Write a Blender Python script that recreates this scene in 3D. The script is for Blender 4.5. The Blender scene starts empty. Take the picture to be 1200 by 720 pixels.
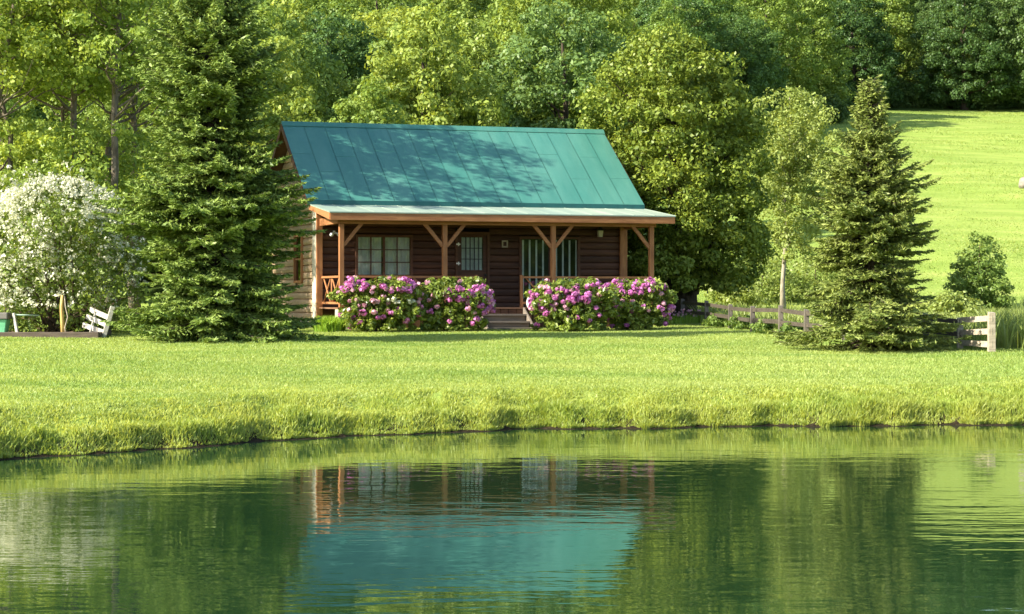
import bpy, math, random
import numpy as np
from mathutils import Vector, Matrix

# ------------------------------------------------------------------ basics
scene = bpy.context.scene
COL = scene.collection
F = 2475.0            # focal length in photo pixels (photo is 1200 px wide)
CAMZ = 1.84
HOR = 350.0
RNG = np.random.default_rng(7)
random.seed(7)
rad = math.radians


def world_at(px, py, Y):
    return ((px - 600) / F * Y, Y, CAMZ + (HOR - py) / F * Y)


def to_px(x, y, z):
    return 600 + x / y * F, HOR - (z - CAMZ) / y * F


# ------------------------------------------------------------------ materials
def new_mat(name):
    m = bpy.data.materials.new(name)
    m.use_nodes = True
    nt = m.node_tree
    nt.nodes.clear()
    out = nt.nodes.new('ShaderNodeOutputMaterial')
    return m, nt, out


def N(nt, t, **kw):
    n = nt.nodes.new(t)
    for k, v in kw.items():
        if k.startswith('i_'):
            n.inputs[k[2:].replace('_', ' ')].default_value = v
        else:
            setattr(n, k, v)
    return n


def ramp(nt, fac, stops):
    r = nt.nodes.new('ShaderNodeValToRGB')
    e = r.color_ramp.elements
    while len(e) < len(stops):
        e.new(0.5)
    for el, (p, c) in zip(e, stops):
        el.position = p
        el.color = (*c, 1)
    nt.links.new(fac, r.inputs['Fac'])
    return r.outputs['Color']


def mixc(nt, fac, a, b, mode='MIX'):
    m = nt.nodes.new('ShaderNodeMix')
    m.data_type = 'RGBA'
    m.blend_type = mode
    for sock, v in ((m.inputs[0], fac), (m.inputs[6], a), (m.inputs[7], b)):
        if hasattr(v, 'is_linked'):
            nt.links.new(v, sock)
        elif isinstance(v, (int, float)):
            sock.default_value = v
        else:
            sock.default_value = (*v, 1)
    return m.outputs[2]


def noise(nt, vec, scale, detail=4, rough=0.55, stretch=None):
    if stretch is not None:
        mp = N(nt, 'ShaderNodeMapping')
        mp.inputs['Scale'].default_value = stretch
        nt.links.new(vec, mp.inputs['Vector'])
        vec = mp.outputs['Vector']
    n = N(nt, 'ShaderNodeTexNoise')
    n.inputs['Scale'].default_value = scale
    n.inputs['Detail'].default_value = detail
    n.inputs['Roughness'].default_value = rough
    nt.links.new(vec, n.inputs['Vector'])
    return n.outputs['Fac']


def leaf_mat(name, c_dark, c_light, trans=0.38, gloss=0.018, vary=0.25, tcol=None, rough=0.45, patch=None, patch_amt=0.9):
    """foliage: two leaf colours mixed per leaf, a tint per plant, light coming through the blade"""
    m, nt, out = new_mat(name)
    geo = N(nt, 'ShaderNodeNewGeometry')
    oi = N(nt, 'ShaderNodeObjectInfo')
    tc = N(nt, 'ShaderNodeTexCoord')
    big = noise(nt, tc.outputs['Object'], 0.9, 2) if patch is None else noise(nt, tc.outputs['Object'], 1.0, 5, 0.6, patch)
    add = N(nt, 'ShaderNodeMath', operation='MULTIPLY_ADD')
    nt.links.new(geo.outputs['Random Per Island'], add.inputs[0])
    add.inputs[1].default_value = 0.6
    sub = N(nt, 'ShaderNodeMath', operation='MULTIPLY_ADD')
    nt.links.new(big, sub.inputs[0])
    sub.inputs[1].default_value = patch_amt
    sub.inputs[2].default_value = 0.2 - 0.5 * patch_amt
    nt.links.new(sub.outputs[0], add.inputs[2])
    base = ramp(nt, add.outputs[0], [(0.05, c_dark), (0.9, c_light)])
    hsv = N(nt, 'ShaderNodeHueSaturation')
    h = N(nt, 'ShaderNodeMapRange')
    nt.links.new(oi.outputs['Random'], h.inputs['Value'])
    h.inputs['To Min'].default_value = 0.5 - 0.05 * vary
    h.inputs['To Max'].default_value = 0.5 + 0.10 * vary
    v = N(nt, 'ShaderNodeMapRange')
    nt.links.new(oi.outputs['Random'], v.inputs['Value'])
    v.inputs['To Min'].default_value = 1 + vary
    v.inputs['To Max'].default_value = 1 - vary
    nt.links.new(h.outputs[0], hsv.inputs['Hue'])
    nt.links.new(v.outputs[0], hsv.inputs['Value'])
    nt.links.new(base, hsv.inputs['Color'])
    colr = hsv.outputs['Color']
    d = N(nt, 'ShaderNodeBsdfDiffuse')
    nt.links.new(colr, d.inputs['Color'])
    t = N(nt, 'ShaderNodeBsdfTranslucent')
    tm = mixc(nt, 1.0, colr, tcol or (1.25, 1.1, 0.55), 'MULTIPLY')
    nt.links.new(tm, t.inputs['Color'])
    mx = N(nt, 'ShaderNodeMixShader')
    mx.inputs[0].default_value = trans
    nt.links.new(d.outputs[0], mx.inputs[1])
    nt.links.new(t.outputs[0], mx.inputs[2])
    g = N(nt, 'ShaderNodeBsdfGlossy')
    g.inputs['Roughness'].default_value = rough
    mx2 = N(nt, 'ShaderNodeMixShader')
    mx2.inputs[0].default_value = gloss
    nt.links.new(mx.outputs[0], mx2.inputs[1])
    nt.links.new(g.outputs[0], mx2.inputs[2])
    nt.links.new(mx2.outputs[0], out.inputs['Surface'])
    return m


def wood_mat(name, c1, c2, rough=0.65, axis=(1.0, 9.0, 9.0), scale=2.2, bump=0.25, per_island=0.0, spec=0.3):
    m, nt, out = new_mat(name)
    tc = N(nt, 'ShaderNodeTexCoord')
    f = noise(nt, tc.outputs['Object'], scale, 5, 0.6, axis)
    f2 = noise(nt, tc.outputs['Object'], 0.8, 3)
    colr = ramp(nt, f, [(0.3, c1), (0.72, c2)])
    colr = mixc(nt, 0.35, colr, ramp(nt, f2, [(0.3, (0.55, 0.55, 0.55)), (0.7, (1.3, 1.25, 1.2))]), 'MULTIPLY')
    if per_island:
        geo = N(nt, 'ShaderNodeNewGeometry')
        lo, hi = 1 - per_island, 1 + per_island
        colr = mixc(nt, 1.0, colr, ramp(nt, geo.outputs['Random Per Island'], [(0, (lo, lo, lo)), (1, (hi, hi, hi))]), 'MULTIPLY')
    p = N(nt, 'ShaderNodeBsdfPrincipled')
    nt.links.new(colr, p.inputs['Base Color'])
    p.inputs['Roughness'].default_value = rough
    p.inputs['Specular IOR Level'].default_value = spec
    b = N(nt, 'ShaderNodeBump')
    b.inputs['Strength'].default_value = bump
    b.inputs['Distance'].default_value = 0.01
    nt.links.new(f, b.inputs['Height'])
    nt.links.new(b.outputs[0], p.inputs['Normal'])
    nt.links.new(p.outputs[0], out.inputs['Surface'])
    return m


def plain_mat(name, c, rough=0.5, metal=0.0, var=0.15, scale=6.0, spec=0.5):
    m, nt, out = new_mat(name)
    tc = N(nt, 'ShaderNodeTexCoord')
    f = noise(nt, tc.outputs['Object'], scale, 5)
    lo, hi = 1 - var, 1 + var
    colr = mixc(nt, 1.0, c, ramp(nt, f, [(0.3, (lo, lo, lo)), (0.7, (hi, hi, hi))]), 'MULTIPLY')
    p = N(nt, 'ShaderNodeBsdfPrincipled')
    nt.links.new(colr, p.inputs['Base Color'])
    p.inputs['Roughness'].default_value = rough
    p.inputs['Metallic'].default_value = metal
    p.inputs['Specular IOR Level'].default_value = spec
    nt.links.new(p.outputs[0], out.inputs['Surface'])
    return m


def roof_mat(name, c, c2, rough=0.42):
    """painted sheet metal with faded streaks running down the slope"""
    m, nt, out = new_mat(name)
    tc = N(nt, 'ShaderNodeTexCoord')
    f = noise(nt, tc.outputs['Object'], 1.0, 5, 0.6, (2.2, 0.35, 0.35))
    f2 = noise(nt, tc.outputs['Object'], 0.45, 3)
    f3 = noise(nt, tc.outputs['Object'], 9.0, 4)
    colr = ramp(nt, f, [(0.3, c), (0.75, c2)])
    colr = mixc(nt, 0.5, colr, ramp(nt, f2, [(0.3, (0.7, 0.82, 0.82)), (0.7, (1.3, 1.12, 1.1))]), 'MULTIPLY')
    geo = N(nt, 'ShaderNodeNewGeometry')
    colr = mixc(nt, 1.0, colr, ramp(nt, geo.outputs['Random Per Island'], [(0, (0.97, 0.97, 0.97)), (1, (1.03, 1.03, 1.03))]), 'MULTIPLY')
    p = N(nt, 'ShaderNodeBsdfPrincipled')
    nt.links.new(colr, p.inputs['Base Color'])
    r = N(nt, 'ShaderNodeMapRange')
    nt.links.new(f3, r.inputs['Value'])
    r.inputs['To Min'].default_value = rough - 0.1
    r.inputs['To Max'].default_value = rough + 0.15
    nt.links.new(r.outputs[0], p.inputs['Roughness'])
    b = N(nt, 'ShaderNodeBump')
    b.inputs['Strength'].default_value = 0.25
    b.inputs['Distance'].default_value = 0.03
    nt.links.new(f2, b.inputs['Height'])
    nt.links.new(b.outputs[0], p.inputs['Normal'])
    nt.links.new(p.outputs[0], out.inputs['Surface'])
    return m


def bark_mat(name, c1, c2, stretch=(6, 6, 1.2)):
    m, nt, out = new_mat(name)
    tc = N(nt, 'ShaderNodeTexCoord')
    f = noise(nt, tc.outputs['Object'], 3.0, 6, 0.65, stretch)
    colr = ramp(nt, f, [(0.32, c1), (0.68, c2)])
    p = N(nt, 'ShaderNodeBsdfPrincipled')
    nt.links.new(colr, p.inputs['Base Color'])
    p.inputs['Roughness'].default_value = 0.9
    p.inputs['Specular IOR Level'].default_value = 0.1
    b = N(nt, 'ShaderNodeBump')
    b.inputs['Strength'].default_value = 0.6
    b.inputs['Distance'].default_value = 0.03
    nt.links.new(f, b.inputs['Height'])
    nt.links.new(b.outputs[0], p.inputs['Normal'])
    nt.links.new(p.outputs[0], out.inputs['Surface'])
    return m


def glass_mat(name, tint=(0.94, 0.97, 0.95)):
    m, nt, out = new_mat(name)
    fr = N(nt, 'ShaderNodeFresnel')
    fr.inputs['IOR'].default_value = 1.45
    tr = N(nt, 'ShaderNodeBsdfTransparent')
    tr.inputs['Color'].default_value = (*tint, 1)
    gl = N(nt, 'ShaderNodeBsdfGlossy')
    gl.inputs['Roughness'].default_value = 0.015
    tc = N(nt, 'ShaderNodeTexCoord')
    b = N(nt, 'ShaderNodeBump')
    b.inputs['Strength'].default_value = 0.05
    b.inputs['Distance'].default_value = 0.02
    nt.links.new(noise(nt, tc.outputs['Object'], 2.0, 1), b.inputs['Height'])
    nt.links.new(b.outputs[0], gl.inputs['Normal'])
    a = N(nt, 'ShaderNodeMath', operation='MULTIPLY_ADD')
    nt.links.new(fr.outputs[0], a.inputs[0])
    a.inputs[1].default_value = 1.0
    a.inputs[2].default_value = 0.03
    mx = N(nt, 'ShaderNodeMixShader')
    nt.links.new(a.outputs[0], mx.inputs[0])
    nt.links.new(tr.outputs[0], mx.inputs[1])
    nt.links.new(gl.outputs[0], mx.inputs[2])
    nt.links.new(mx.outputs[0], out.inputs['Surface'])
    return m


M = {}
M['timber'] = wood_mat('orange timber', (0.25, 0.095, 0.035), (0.42, 0.19, 0.075), axis=(6, 6, 1.0))
M['timber_h'] = wood_mat('orange timber along', (0.25, 0.095, 0.035), (0.42, 0.19, 0.075), axis=(1, 9, 9))
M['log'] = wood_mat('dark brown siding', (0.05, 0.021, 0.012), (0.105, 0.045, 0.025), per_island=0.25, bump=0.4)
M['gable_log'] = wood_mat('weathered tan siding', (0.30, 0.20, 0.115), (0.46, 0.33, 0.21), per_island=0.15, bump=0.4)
M['trim_dark'] = wood_mat('dark trim', (0.075, 0.032, 0.018), (0.13, 0.06, 0.03))
M['trim_pale'] = wood_mat('pale trim', (0.45, 0.4, 0.32), (0.62, 0.57, 0.47), axis=(6, 6, 1))
M['roof'] = roof_mat('teal sheet metal', (0.040, 0.170, 0.135), (0.078, 0.224, 0.175))
M['porch_roof'] = roof_mat('faded mint sheet metal', (0.24, 0.31, 0.24), (0.32, 0.385, 0.30), 0.5)
M['roof_edge'] = plain_mat('dark teal edge', (0.012, 0.10, 0.095), 0.5)
M['step'] = wood_mat('grey step boards', (0.14, 0.115, 0.09), (0.26, 0.22, 0.18))
M['deck'] = wood_mat('porch boards', (0.16, 0.08, 0.045), (0.26, 0.14, 0.08))
M['concrete'] = plain_mat('footing', (0.42, 0.38, 0.28), 0.85)
M['glass'] = glass_mat('window glass')
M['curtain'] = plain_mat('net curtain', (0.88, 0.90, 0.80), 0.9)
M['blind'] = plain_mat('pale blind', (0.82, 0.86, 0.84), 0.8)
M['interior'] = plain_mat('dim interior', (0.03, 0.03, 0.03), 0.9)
M['bar'] = plain_mat('pale window bar', (0.55, 0.6, 0.58), 0.5)
M['white'] = plain_mat('white enamel', (0.75, 0.75, 0.72), 0.4)
M['black'] = plain_mat('black iron', (0.02, 0.02, 0.02), 0.5)
M['lamp_glass'] = plain_mat('lantern glass', (0.55, 0.5, 0.45), 0.2)
M['greywood'] = wood_mat('weathered grey wood', (0.085, 0.072, 0.058), (0.21, 0.18, 0.145), axis=(8, 8, 1.2), per_island=0.2)
M['fencewood_shade'] = wood_mat('fence board', (0.035, 0.028, 0.022), (0.10, 0.082, 0.062), axis=(1.5, 9, 9), per_island=0.2)  # dark tone paints shade onto all rails but the end panel's
M['palewood'] = wood_mat('sun-toned pale board', (0.26, 0.215, 0.155), (0.50, 0.43, 0.325), axis=(1.5, 9, 9), per_island=0.15)  # pale tone carries the sunlight on the fence's end panel
M['whitewood'] = wood_mat('flaking white paint', (0.36, 0.33, 0.28), (0.62, 0.59, 0.52), axis=(2, 8, 8))
M['bedwood'] = wood_mat('old bed timber', (0.06, 0.045, 0.035), (0.15, 0.115, 0.085))
M['stake'] = wood_mat('peeled stake', (0.42, 0.27, 0.08), (0.62, 0.45, 0.16), axis=(8, 8, 1))
M['soil'] = plain_mat('bed soil', (0.10, 0.065, 0.035), 0.95, var=0.4)
M['lidgrey'] = plain_mat('grey lid', (0.16, 0.145, 0.13), 0.7)
M['bingreen'] = plain_mat('mint plastic', (0.16, 0.50, 0.26), 0.45)
M['rail_green'] = plain_mat('pale green rail', (0.34, 0.46, 0.36), 0.5)
M['rock'] = plain_mat('grey rock', (0.24, 0.21, 0.17), 0.9, var=0.35, scale=4)
M['bark'] = bark_mat('grey bark', (0.07, 0.055, 0.04), (0.24, 0.20, 0.15))
M['bark_dark'] = bark_mat('dark bark', (0.03, 0.023, 0.017), (0.10, 0.078, 0.055))
M['bark_pale'] = bark_mat('pale bark', (0.20, 0.17, 0.12), (0.44, 0.39, 0.29))
M['stem'] = bark_mat('shrub stem', (0.06, 0.04, 0.025), (0.15, 0.11, 0.07))

M['hill_a'] = leaf_mat('leaves mid green', (0.10, 0.165, 0.030), (0.25, 0.345, 0.070))
M['hill_b'] = leaf_mat('leaves yellow green', (0.14, 0.215, 0.034), (0.315, 0.39, 0.078))
M['hill_c'] = leaf_mat('leaves blue green', (0.08, 0.145, 0.038), (0.20, 0.30, 0.085))
M['hill_d'] = leaf_mat('leaves deep shade green', (0.045, 0.09, 0.026), (0.13, 0.21, 0.055))  # dark leaf colour, puts hill shade into the woods above the meadow
M['near_leaf'] = leaf_mat('leaves of the near trees', (0.16, 0.245, 0.036), (0.42, 0.51, 0.10), vary=0.1)
M['golden_leaf'] = leaf_mat('leaves olive gold', (0.085, 0.142, 0.02), (0.28, 0.338, 0.05), trans=0.3, vary=0.05)
M['birch_leaf'] = leaf_mat('leaves pale sage', (0.19, 0.26, 0.055), (0.38, 0.45, 0.13), trans=0.4, vary=0.05)
M['needle'] = leaf_mat('spruce needles', (0.085, 0.145, 0.028), (0.30, 0.385, 0.085), trans=0.15, gloss=0.02, vary=0.08)
M['needle_warm'] = leaf_mat('spruce needles olive', (0.09, 0.135, 0.030), (0.30, 0.35, 0.085), trans=0.15, gloss=0.02, vary=0.02)
M['bush_leaf'] = leaf_mat('rhododendron leaves', (0.055, 0.105, 0.018), (0.35, 0.43, 0.08), trans=0.3, gloss=0.03, vary=0.06, rough=0.35)
M['white_bush_leaf'] = leaf_mat('blossom shrub leaves', (0.09, 0.15, 0.03), (0.27, 0.35, 0.07), vary=0.0)
M['meadow_bush_leaf'] = leaf_mat('field bush leaves', (0.085, 0.155, 0.032), (0.27, 0.37, 0.085), vary=0.05)
M['clump_leaf'] = leaf_mat('lily blades', (0.18, 0.33, 0.03), (0.36, 0.52, 0.07), vary=0.0)
M['grass'] = leaf_mat('lawn blades', (0.20, 0.31, 0.065), (0.41, 0.475, 0.14), trans=0.42, gloss=0.02, vary=0.0, patch=(0.16, 0.42, 0.4), patch_amt=2.2)
M['bankgrass'] = leaf_mat('bank blades', (0.25, 0.355, 0.06), (0.47, 0.52, 0.13), trans=0.5, gloss=0.02, vary=0.0, patch=(0.5, 0.9, 0.5), patch_amt=1.6)
M['weeds'] = leaf_mat('tall weeds', (0.17, 0.24, 0.05), (0.36, 0.42, 0.12), trans=0.4, gloss=0.03, vary=0.0)
pinkt = (1.1, 0.9, 1.0)
M['pink'] = leaf_mat('pink petals', (0.46, 0.09, 0.34), (0.72, 0.30, 0.60), trans=0.3, gloss=0.02, vary=0.0, tcol=pinkt)
M['palepink'] = leaf_mat('pale pink petals', (0.55, 0.26, 0.36), (0.75, 0.48, 0.55), trans=0.3, gloss=0.02, vary=0.0, tcol=pinkt)
M['petal_white'] = leaf_mat('white petals', (0.58, 0.58, 0.38), (0.82, 0.81, 0.66), trans=0.3, gloss=0.02, vary=0.0, tcol=(1, 1, 0.9))


# ------------------------------------------------------------------ mesh helpers
def link_mesh(name, verts, faces, mat, parent=None, smooth=False):
    me = bpy.data.meshes.new(name)
    me.from_pydata([tuple(v) for v in verts], [], [tuple(f) for f in faces])
    me.update()
    if smooth:
        me.shade_smooth()
    if mat:
        me.materials.append(mat)
    o = bpy.data.objects.new(name, me)
    COL.objects.link(o)
    if parent is not None:
        o.parent = parent
    return o


def fast_mesh(name, V, k):
    """V: (n*k, 3): n faces of k own corners each"""
    n = len(V) // k
    me = bpy.data.meshes.new(name)
    me.vertices.add(len(V))
    me.vertices.foreach_set('co', np.ascontiguousarray(V, dtype=np.float32).ravel())
    me.loops.add(len(V))
    me.loops.foreach_set('vertex_index', np.arange(len(V), dtype=np.int32))
    me.polygons.add(n)
    me.polygons.foreach_set('loop_start', np.arange(0, len(V), k, dtype=np.int32))
    me.update(calc_edges=True)
    me.validate()
    return me


def obj_from(name, me, mat, parent=None, loc=None):
    if mat:
        me.materials.append(mat)
    o = bpy.data.objects.new(name, me)
    COL.objects.link(o)
    if parent is not None:
        o.parent = parent
    if loc is not None:
        o.location = loc
    return o


class MB:
    def __init__(self):
        self.v, self.f = [], []

    def quad(self, a, b, c, d):
        n = len(self.v)
        self.v += [a, b, c, d]
        self.f.append((n, n + 1, n + 2, n + 3))

    def poly(self, pts):
        n = len(self.v)
        self.v += list(pts)
        self.f.append(tuple(range(n, n + len(pts))))

    def hexa(self, p):
        """8 corners: bottom loop 0-3, top loop 4-7"""
        n = len(self.v)
        self.v += [tuple(q) for q in p]
        for q in ((3, 2, 1, 0), (4, 5, 6, 7), (0, 1, 5, 4), (1, 2, 6, 5), (2, 3, 7, 6), (3, 0, 4, 7)):
            self.f.append(tuple(n + i for i in q))

    def box(self, x0, x1, y0, y1, z0, z1):
        self.hexa([(x0, y0, z0), (x1, y0, z0), (x1, y1, z0), (x0, y1, z0), (x0, y0, z1), (x1, y0, z1), (x1, y1, z1), (x0, y1, z1)])

    def bar(self, a, b, w, h, up=(0, 0, 1), jit=0.0):
        """square bar from a to b, w across, h along up"""
        a, b = Vector(a), Vector(b)
        d = (b - a).normalized()
        upv = Vector(up)
        s = d.cross(upv)
        if s.length < 1e-4:
            s = d.cross(Vector((0, 1, 0)))
        s.normalize()
        t = s.cross(d).normalized()
        P = []
        for e in (a, b):
            k = 1 + random.uniform(-jit, jit)
            P.append([e - s * w / 2 * k - t * h / 2 * k, e + s * w / 2 * k - t * h / 2 * k, e + s * w / 2 * k + t * h / 2 * k, e - s * w / 2 * k + t * h / 2 * k])
        self.hexa([*P[0], *P[1]])

    def tube(self, pts, radii, seg=8, cap=True):
        pts = [Vector(p) for p in pts]
        n0 = len(self.v)
        prev = None
        for i, p in enumerate(pts):
            d = (pts[min(i + 1, len(pts) - 1)] - pts[max(i - 1, 0)]).normalized()
            s = d.cross(Vector((0.31, 0.95, 0.05))) if prev is None else prev - d * prev.dot(d)
            if s.length < 1e-3:
                s = d.cross(Vector((1, 0, 0)))
            s.normalize()
            prev = s
            t = d.cross(s)
            r = radii[i] if hasattr(radii, '__len__') else radii
            for k in range(seg):
                a = 2 * math.pi * k / seg
                self.v.append(tuple(p + s * (math.cos(a) * r) + t * (math.sin(a) * r)))
        for i in range(len(pts) - 1):
            for k in range(seg):
                k2 = (k + 1) % seg
                self.f.append((n0 + i * seg + k, n0 + i * seg + k2, n0 + (i + 1) * seg + k2, n0 + (i + 1) * seg + k))
        if cap:
            self.f.append(tuple(n0 + k for k in range(seg))[::-1])
            self.f.append(tuple(n0 + (len(pts) - 1) * seg + k for k in range(seg)))

    def ball(self, c, r, seg=10, rings=6, sz=1.0, jit=0.0):
        n0 = len(self.v)
        for i in range(rings + 1):
            ph = math.pi * i / rings
            for k in range(seg):
                a = 2 * math.pi * k / seg
                q = r * (1 + random.uniform(-jit, jit))
                self.v.append((c[0] + q * math.sin(ph) * math.cos(a), c[1] + q * math.sin(ph) * math.sin(a), c[2] + q * sz * math.cos(ph)))
        for i in range(rings):
            for k in range(seg):
                k2 = (k + 1) % seg
                self.f.append((n0 + i * seg + k, n0 + (i + 1) * seg + k, n0 + (i + 1) * seg + k2, n0 + i * seg + k2))

    def build(self, name, mat, parent=None, smooth=False, bevel=0.0):
        o = link_mesh(name, self.v, self.f, mat, parent, smooth)
        if bevel:
            b = o.modifiers.new('bevel', 'BEVEL')
            b.width = bevel
            b.segments = 2
            b.limit_method = 'ANGLE'
        return o


def thing(name, label, cat, loc=(0, 0, 0), rz=0.0, group=None):
    o = bpy.data.objects.new(name, None)
    o.empty_display_size = 0.2
    COL.objects.link(o)
    o.location = loc
    o.rotation_euler = (0, 0, rz)
    o['label'] = label
    o['category'] = cat
    if group:
        o['group'] = group
    return o


def tag(o, label, cat, group=None):
    o['label'] = label
    o['category'] = cat
    if group:
        o['group'] = group
    return o


def kids(o):
    return [c for c in bpy.data.objects if c.parent == o]


# ------------------------------------------------------------------ terrain
SHORE = np.array([(-400, -8), (-60, 2), (-25, 9.5), (-14, 16.5), (-9.2, 20.3), (-5.8, 23.97), (-3.28, 27.1), (-1.5, 28.7), (0, 29.6), (3.69, 30.4), (7.4, 30.7), (12, 31.0), (22, 30.5), (60, 24), (400, 10)])


def shore_y(x):
    y = np.interp(x, SHORE[:, 0], SHORE[:, 1])
    return y + 0.13 * np.sin(x * 2.1 + 0.7) + 0.09 * np.sin(x * 5.3) + 0.05 * np.sin(x * 11.7 + 2)


def sstep(a, b, t):
    u = np.clip((t - a) / (b - a), 0, 1)
    return u * u * (3 - 2 * u)


def wob(x, y):
    return (np.sin(x * 0.9 + y * 0.37 + 1.3) + np.sin(x * 0.41 - y * 0.83) + np.sin(x * 1.7 + y * 1.3 + 0.4) * 0.6) / 2.6


def ground_z(x, y):
    x = np.asarray(x, float)
    y = np.asarray(y, float)
    ys = shore_y(x)
    s = (y - ys) * np.where(x < -1, 0.75, 1.0)
    bank = -1.3 + 1.3 * sstep(-4.0, 0.0, s) + 0.22 * sstep(-0.05, 0.35, s) + 0.28 * sstep(0.15, 1.5, s)
    den = np.maximum(56 - ys - 1.5, 8)
    lawn = 0.5 * np.clip((y - ys - 1.5) / den, 0, 3.0) * np.where(y < 62, 1, 1)
    lawn = np.where(y > 62, 0.5 * np.clip((62 - ys - 1.5) / den, 0, 3.0), lawn)
    base = bank + lawn + 0.035 * wob(x, y) * sstep(0.5, 3, s)
    d = y - 62
    k = 0.148
    up = np.where(d > 0, np.where(d < 28, k * d * d / 56, k * (d - 14)), 0)
    d2 = y - 195
    up = up + np.where(d2 > 0, np.where(d2 < 40, 0.16 * d2 * d2 / 80, 0.16 * (d2 - 20)), 0)
    hill = up + 0.5 * np.sin(x * 0.05 + 1) * sstep(70, 130, y) + 0.25 * wob(x * 0.25, y * 0.25) * sstep(66, 90, y)
    near = 1.7 * sstep(4.5, 0.5, y) * sstep(200, 60, np.abs(x)) * (y < 6)     # the bank the photographer stands on
    z = base + hill + near * (s < -2)
    pxx = 600 + x / np.maximum(y, 1) * F
    cap = CAMZ + (HOR - 95) / F * y
    k_ = sstep(1060, 1140, pxx) * sstep(205, 225, y)
    return z + k_ * (np.minimum(z, cap) - z)


def gz(x, y):
    return float(ground_z(x, y))


# forest edge (in plan): a tree stands at (x, y) when inside
def in_forest(x, y):
    px = 600 + x / max(y, 1) * F
    if y < 78:
        return False
    if y < 84:
        return px < 560
    if y < 200:
        edge = np.interp(y, [84, 100, 137, 144, 152, 170, 197, 207], [600, 680, 740, 800, 880, 940, 1005, 1500])
        return px < edge
    return True


xs = np.concatenate([np.linspace(-420, -60, 37)[:-1], np.linspace(-60, -20, 41)[:-1], np.linspace(-20, 22, 211)[:-1], np.linspace(22, 60, 39)[:-1], np.linspace(60, 420, 37)])
ysg = np.concatenate([np.linspace(-60, 0, 16)[:-1], np.linspace(0, 14, 29)[:-1], np.linspace(14, 66, 321)[:-1], np.linspace(66, 140, 75)[:-1], np.linspace(140, 620, 81)])
GX, GY = np.meshgrid(xs, ysg)
GZ = ground_z(GX, GY)
nx, ny = len(xs), len(ysg)
V = np.stack([GX, GY, GZ], -1).reshape(-1, 3)
idx = np.arange(nx * ny).reshape(ny, nx)
Fq = np.stack([idx[:-1, :-1], idx[:-1, 1:], idx[1:, 1:], idx[1:, :-1]], -1).reshape(-1, 4)
me = bpy.data.meshes.new('ground')
me.vertices.add(len(V)); me.vertices.foreach_set('co', V.astype(np.float32).ravel())
me.loops.add(Fq.size); me.loops.foreach_set('vertex_index', Fq.astype(np.int32).ravel())
me.polygons.add(len(Fq)); me.polygons.foreach_set('loop_start', np.arange(0, Fq.size, 4, dtype=np.int32))
me.update(calc_edges=True)
me.shade_smooth()
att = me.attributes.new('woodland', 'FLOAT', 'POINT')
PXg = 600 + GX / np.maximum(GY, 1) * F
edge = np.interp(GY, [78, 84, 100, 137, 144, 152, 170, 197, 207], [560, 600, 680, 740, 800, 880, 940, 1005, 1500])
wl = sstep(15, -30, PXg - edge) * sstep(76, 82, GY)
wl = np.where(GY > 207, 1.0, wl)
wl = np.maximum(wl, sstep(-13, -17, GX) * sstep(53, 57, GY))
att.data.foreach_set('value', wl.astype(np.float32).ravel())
att2 = me.attributes.new('shore_distance', 'FLOAT', 'POINT')
att2.data.foreach_set('value', (GY - shore_y(GX)).astype(np.float32).ravel())

m, nt, out = new_mat('ground')
tc = N(nt, 'ShaderNodeTexCoord')
P = tc.outputs['Object']
a = N(nt, 'ShaderNodeAttribute', attribute_name='woodland')
sd = N(nt, 'ShaderNodeAttribute', attribute_name='shore_distance')
n1 = noise(nt, P, 1.0, 6, 0.6, (0.22, 0.5, 0.5))
n2 = noise(nt, P, 14.0, 4, 0.7)
n3 = noise(nt, P, 0.07, 4, 0.6, (1, 1.6, 1))
lawnc = ramp(nt, n1, [(0.30, (0.21, 0.30, 0.06)), (0.5, (0.27, 0.36, 0.08)), (0.70, (0.34, 0.40, 0.11))])
lawnc = mixc(nt, 0.7, lawnc, ramp(nt, n2, [(0.25, (0.6, 0.62, 0.55)), (0.75, (1.3, 1.28, 1.2))]), 'MULTIPLY')
lawnc = mixc(nt, 0.8, lawnc, ramp(nt, n3, [(0.3, (0.78, 0.85, 0.7)), (0.7, (1.2, 1.12, 1.15))]), 'MULTIPLY')
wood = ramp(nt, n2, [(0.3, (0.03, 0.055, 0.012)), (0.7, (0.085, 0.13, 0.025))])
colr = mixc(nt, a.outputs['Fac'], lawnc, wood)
sm = N(nt, 'ShaderNodeMapRange')
nt.links.new(sd.outputs['Fac'], sm.inputs['Value'])
sm.inputs['From Min'].default_value = 0.12
sm.inputs['From Max'].default_value = 0.45
sm.inputs['To Min'].default_value = 1.0
sm.inputs['To Max'].default_value = 0.0
soil = ramp(nt, n2, [(0.3, (0.018, 0.013, 0.008)), (0.7, (0.05, 0.038, 0.022))])
colr = mixc(nt, sm.outputs[0], colr, soil)
p = N(nt, 'ShaderNodeBsdfPrincipled')
nt.links.new(colr, p.inputs['Base Color'])
p.inputs['Roughness'].default_value = 0.95
p.inputs['Specular IOR Level'].default_value = 0.05
b = N(nt, 'ShaderNodeBump')
b.inputs['Strength'].default_value = 0.8
b.inputs['Distance'].default_value = 0.12
nb = noise(nt, P, 5.0, 6, 0.75)
nt.links.new(nb, b.inputs['Height'])
nt.links.new(b.outputs[0], p.inputs['Normal'])
nt.links.new(p.outputs[0], out.inputs['Surface'])
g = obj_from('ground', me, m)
g['kind'] = 'structure'

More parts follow.
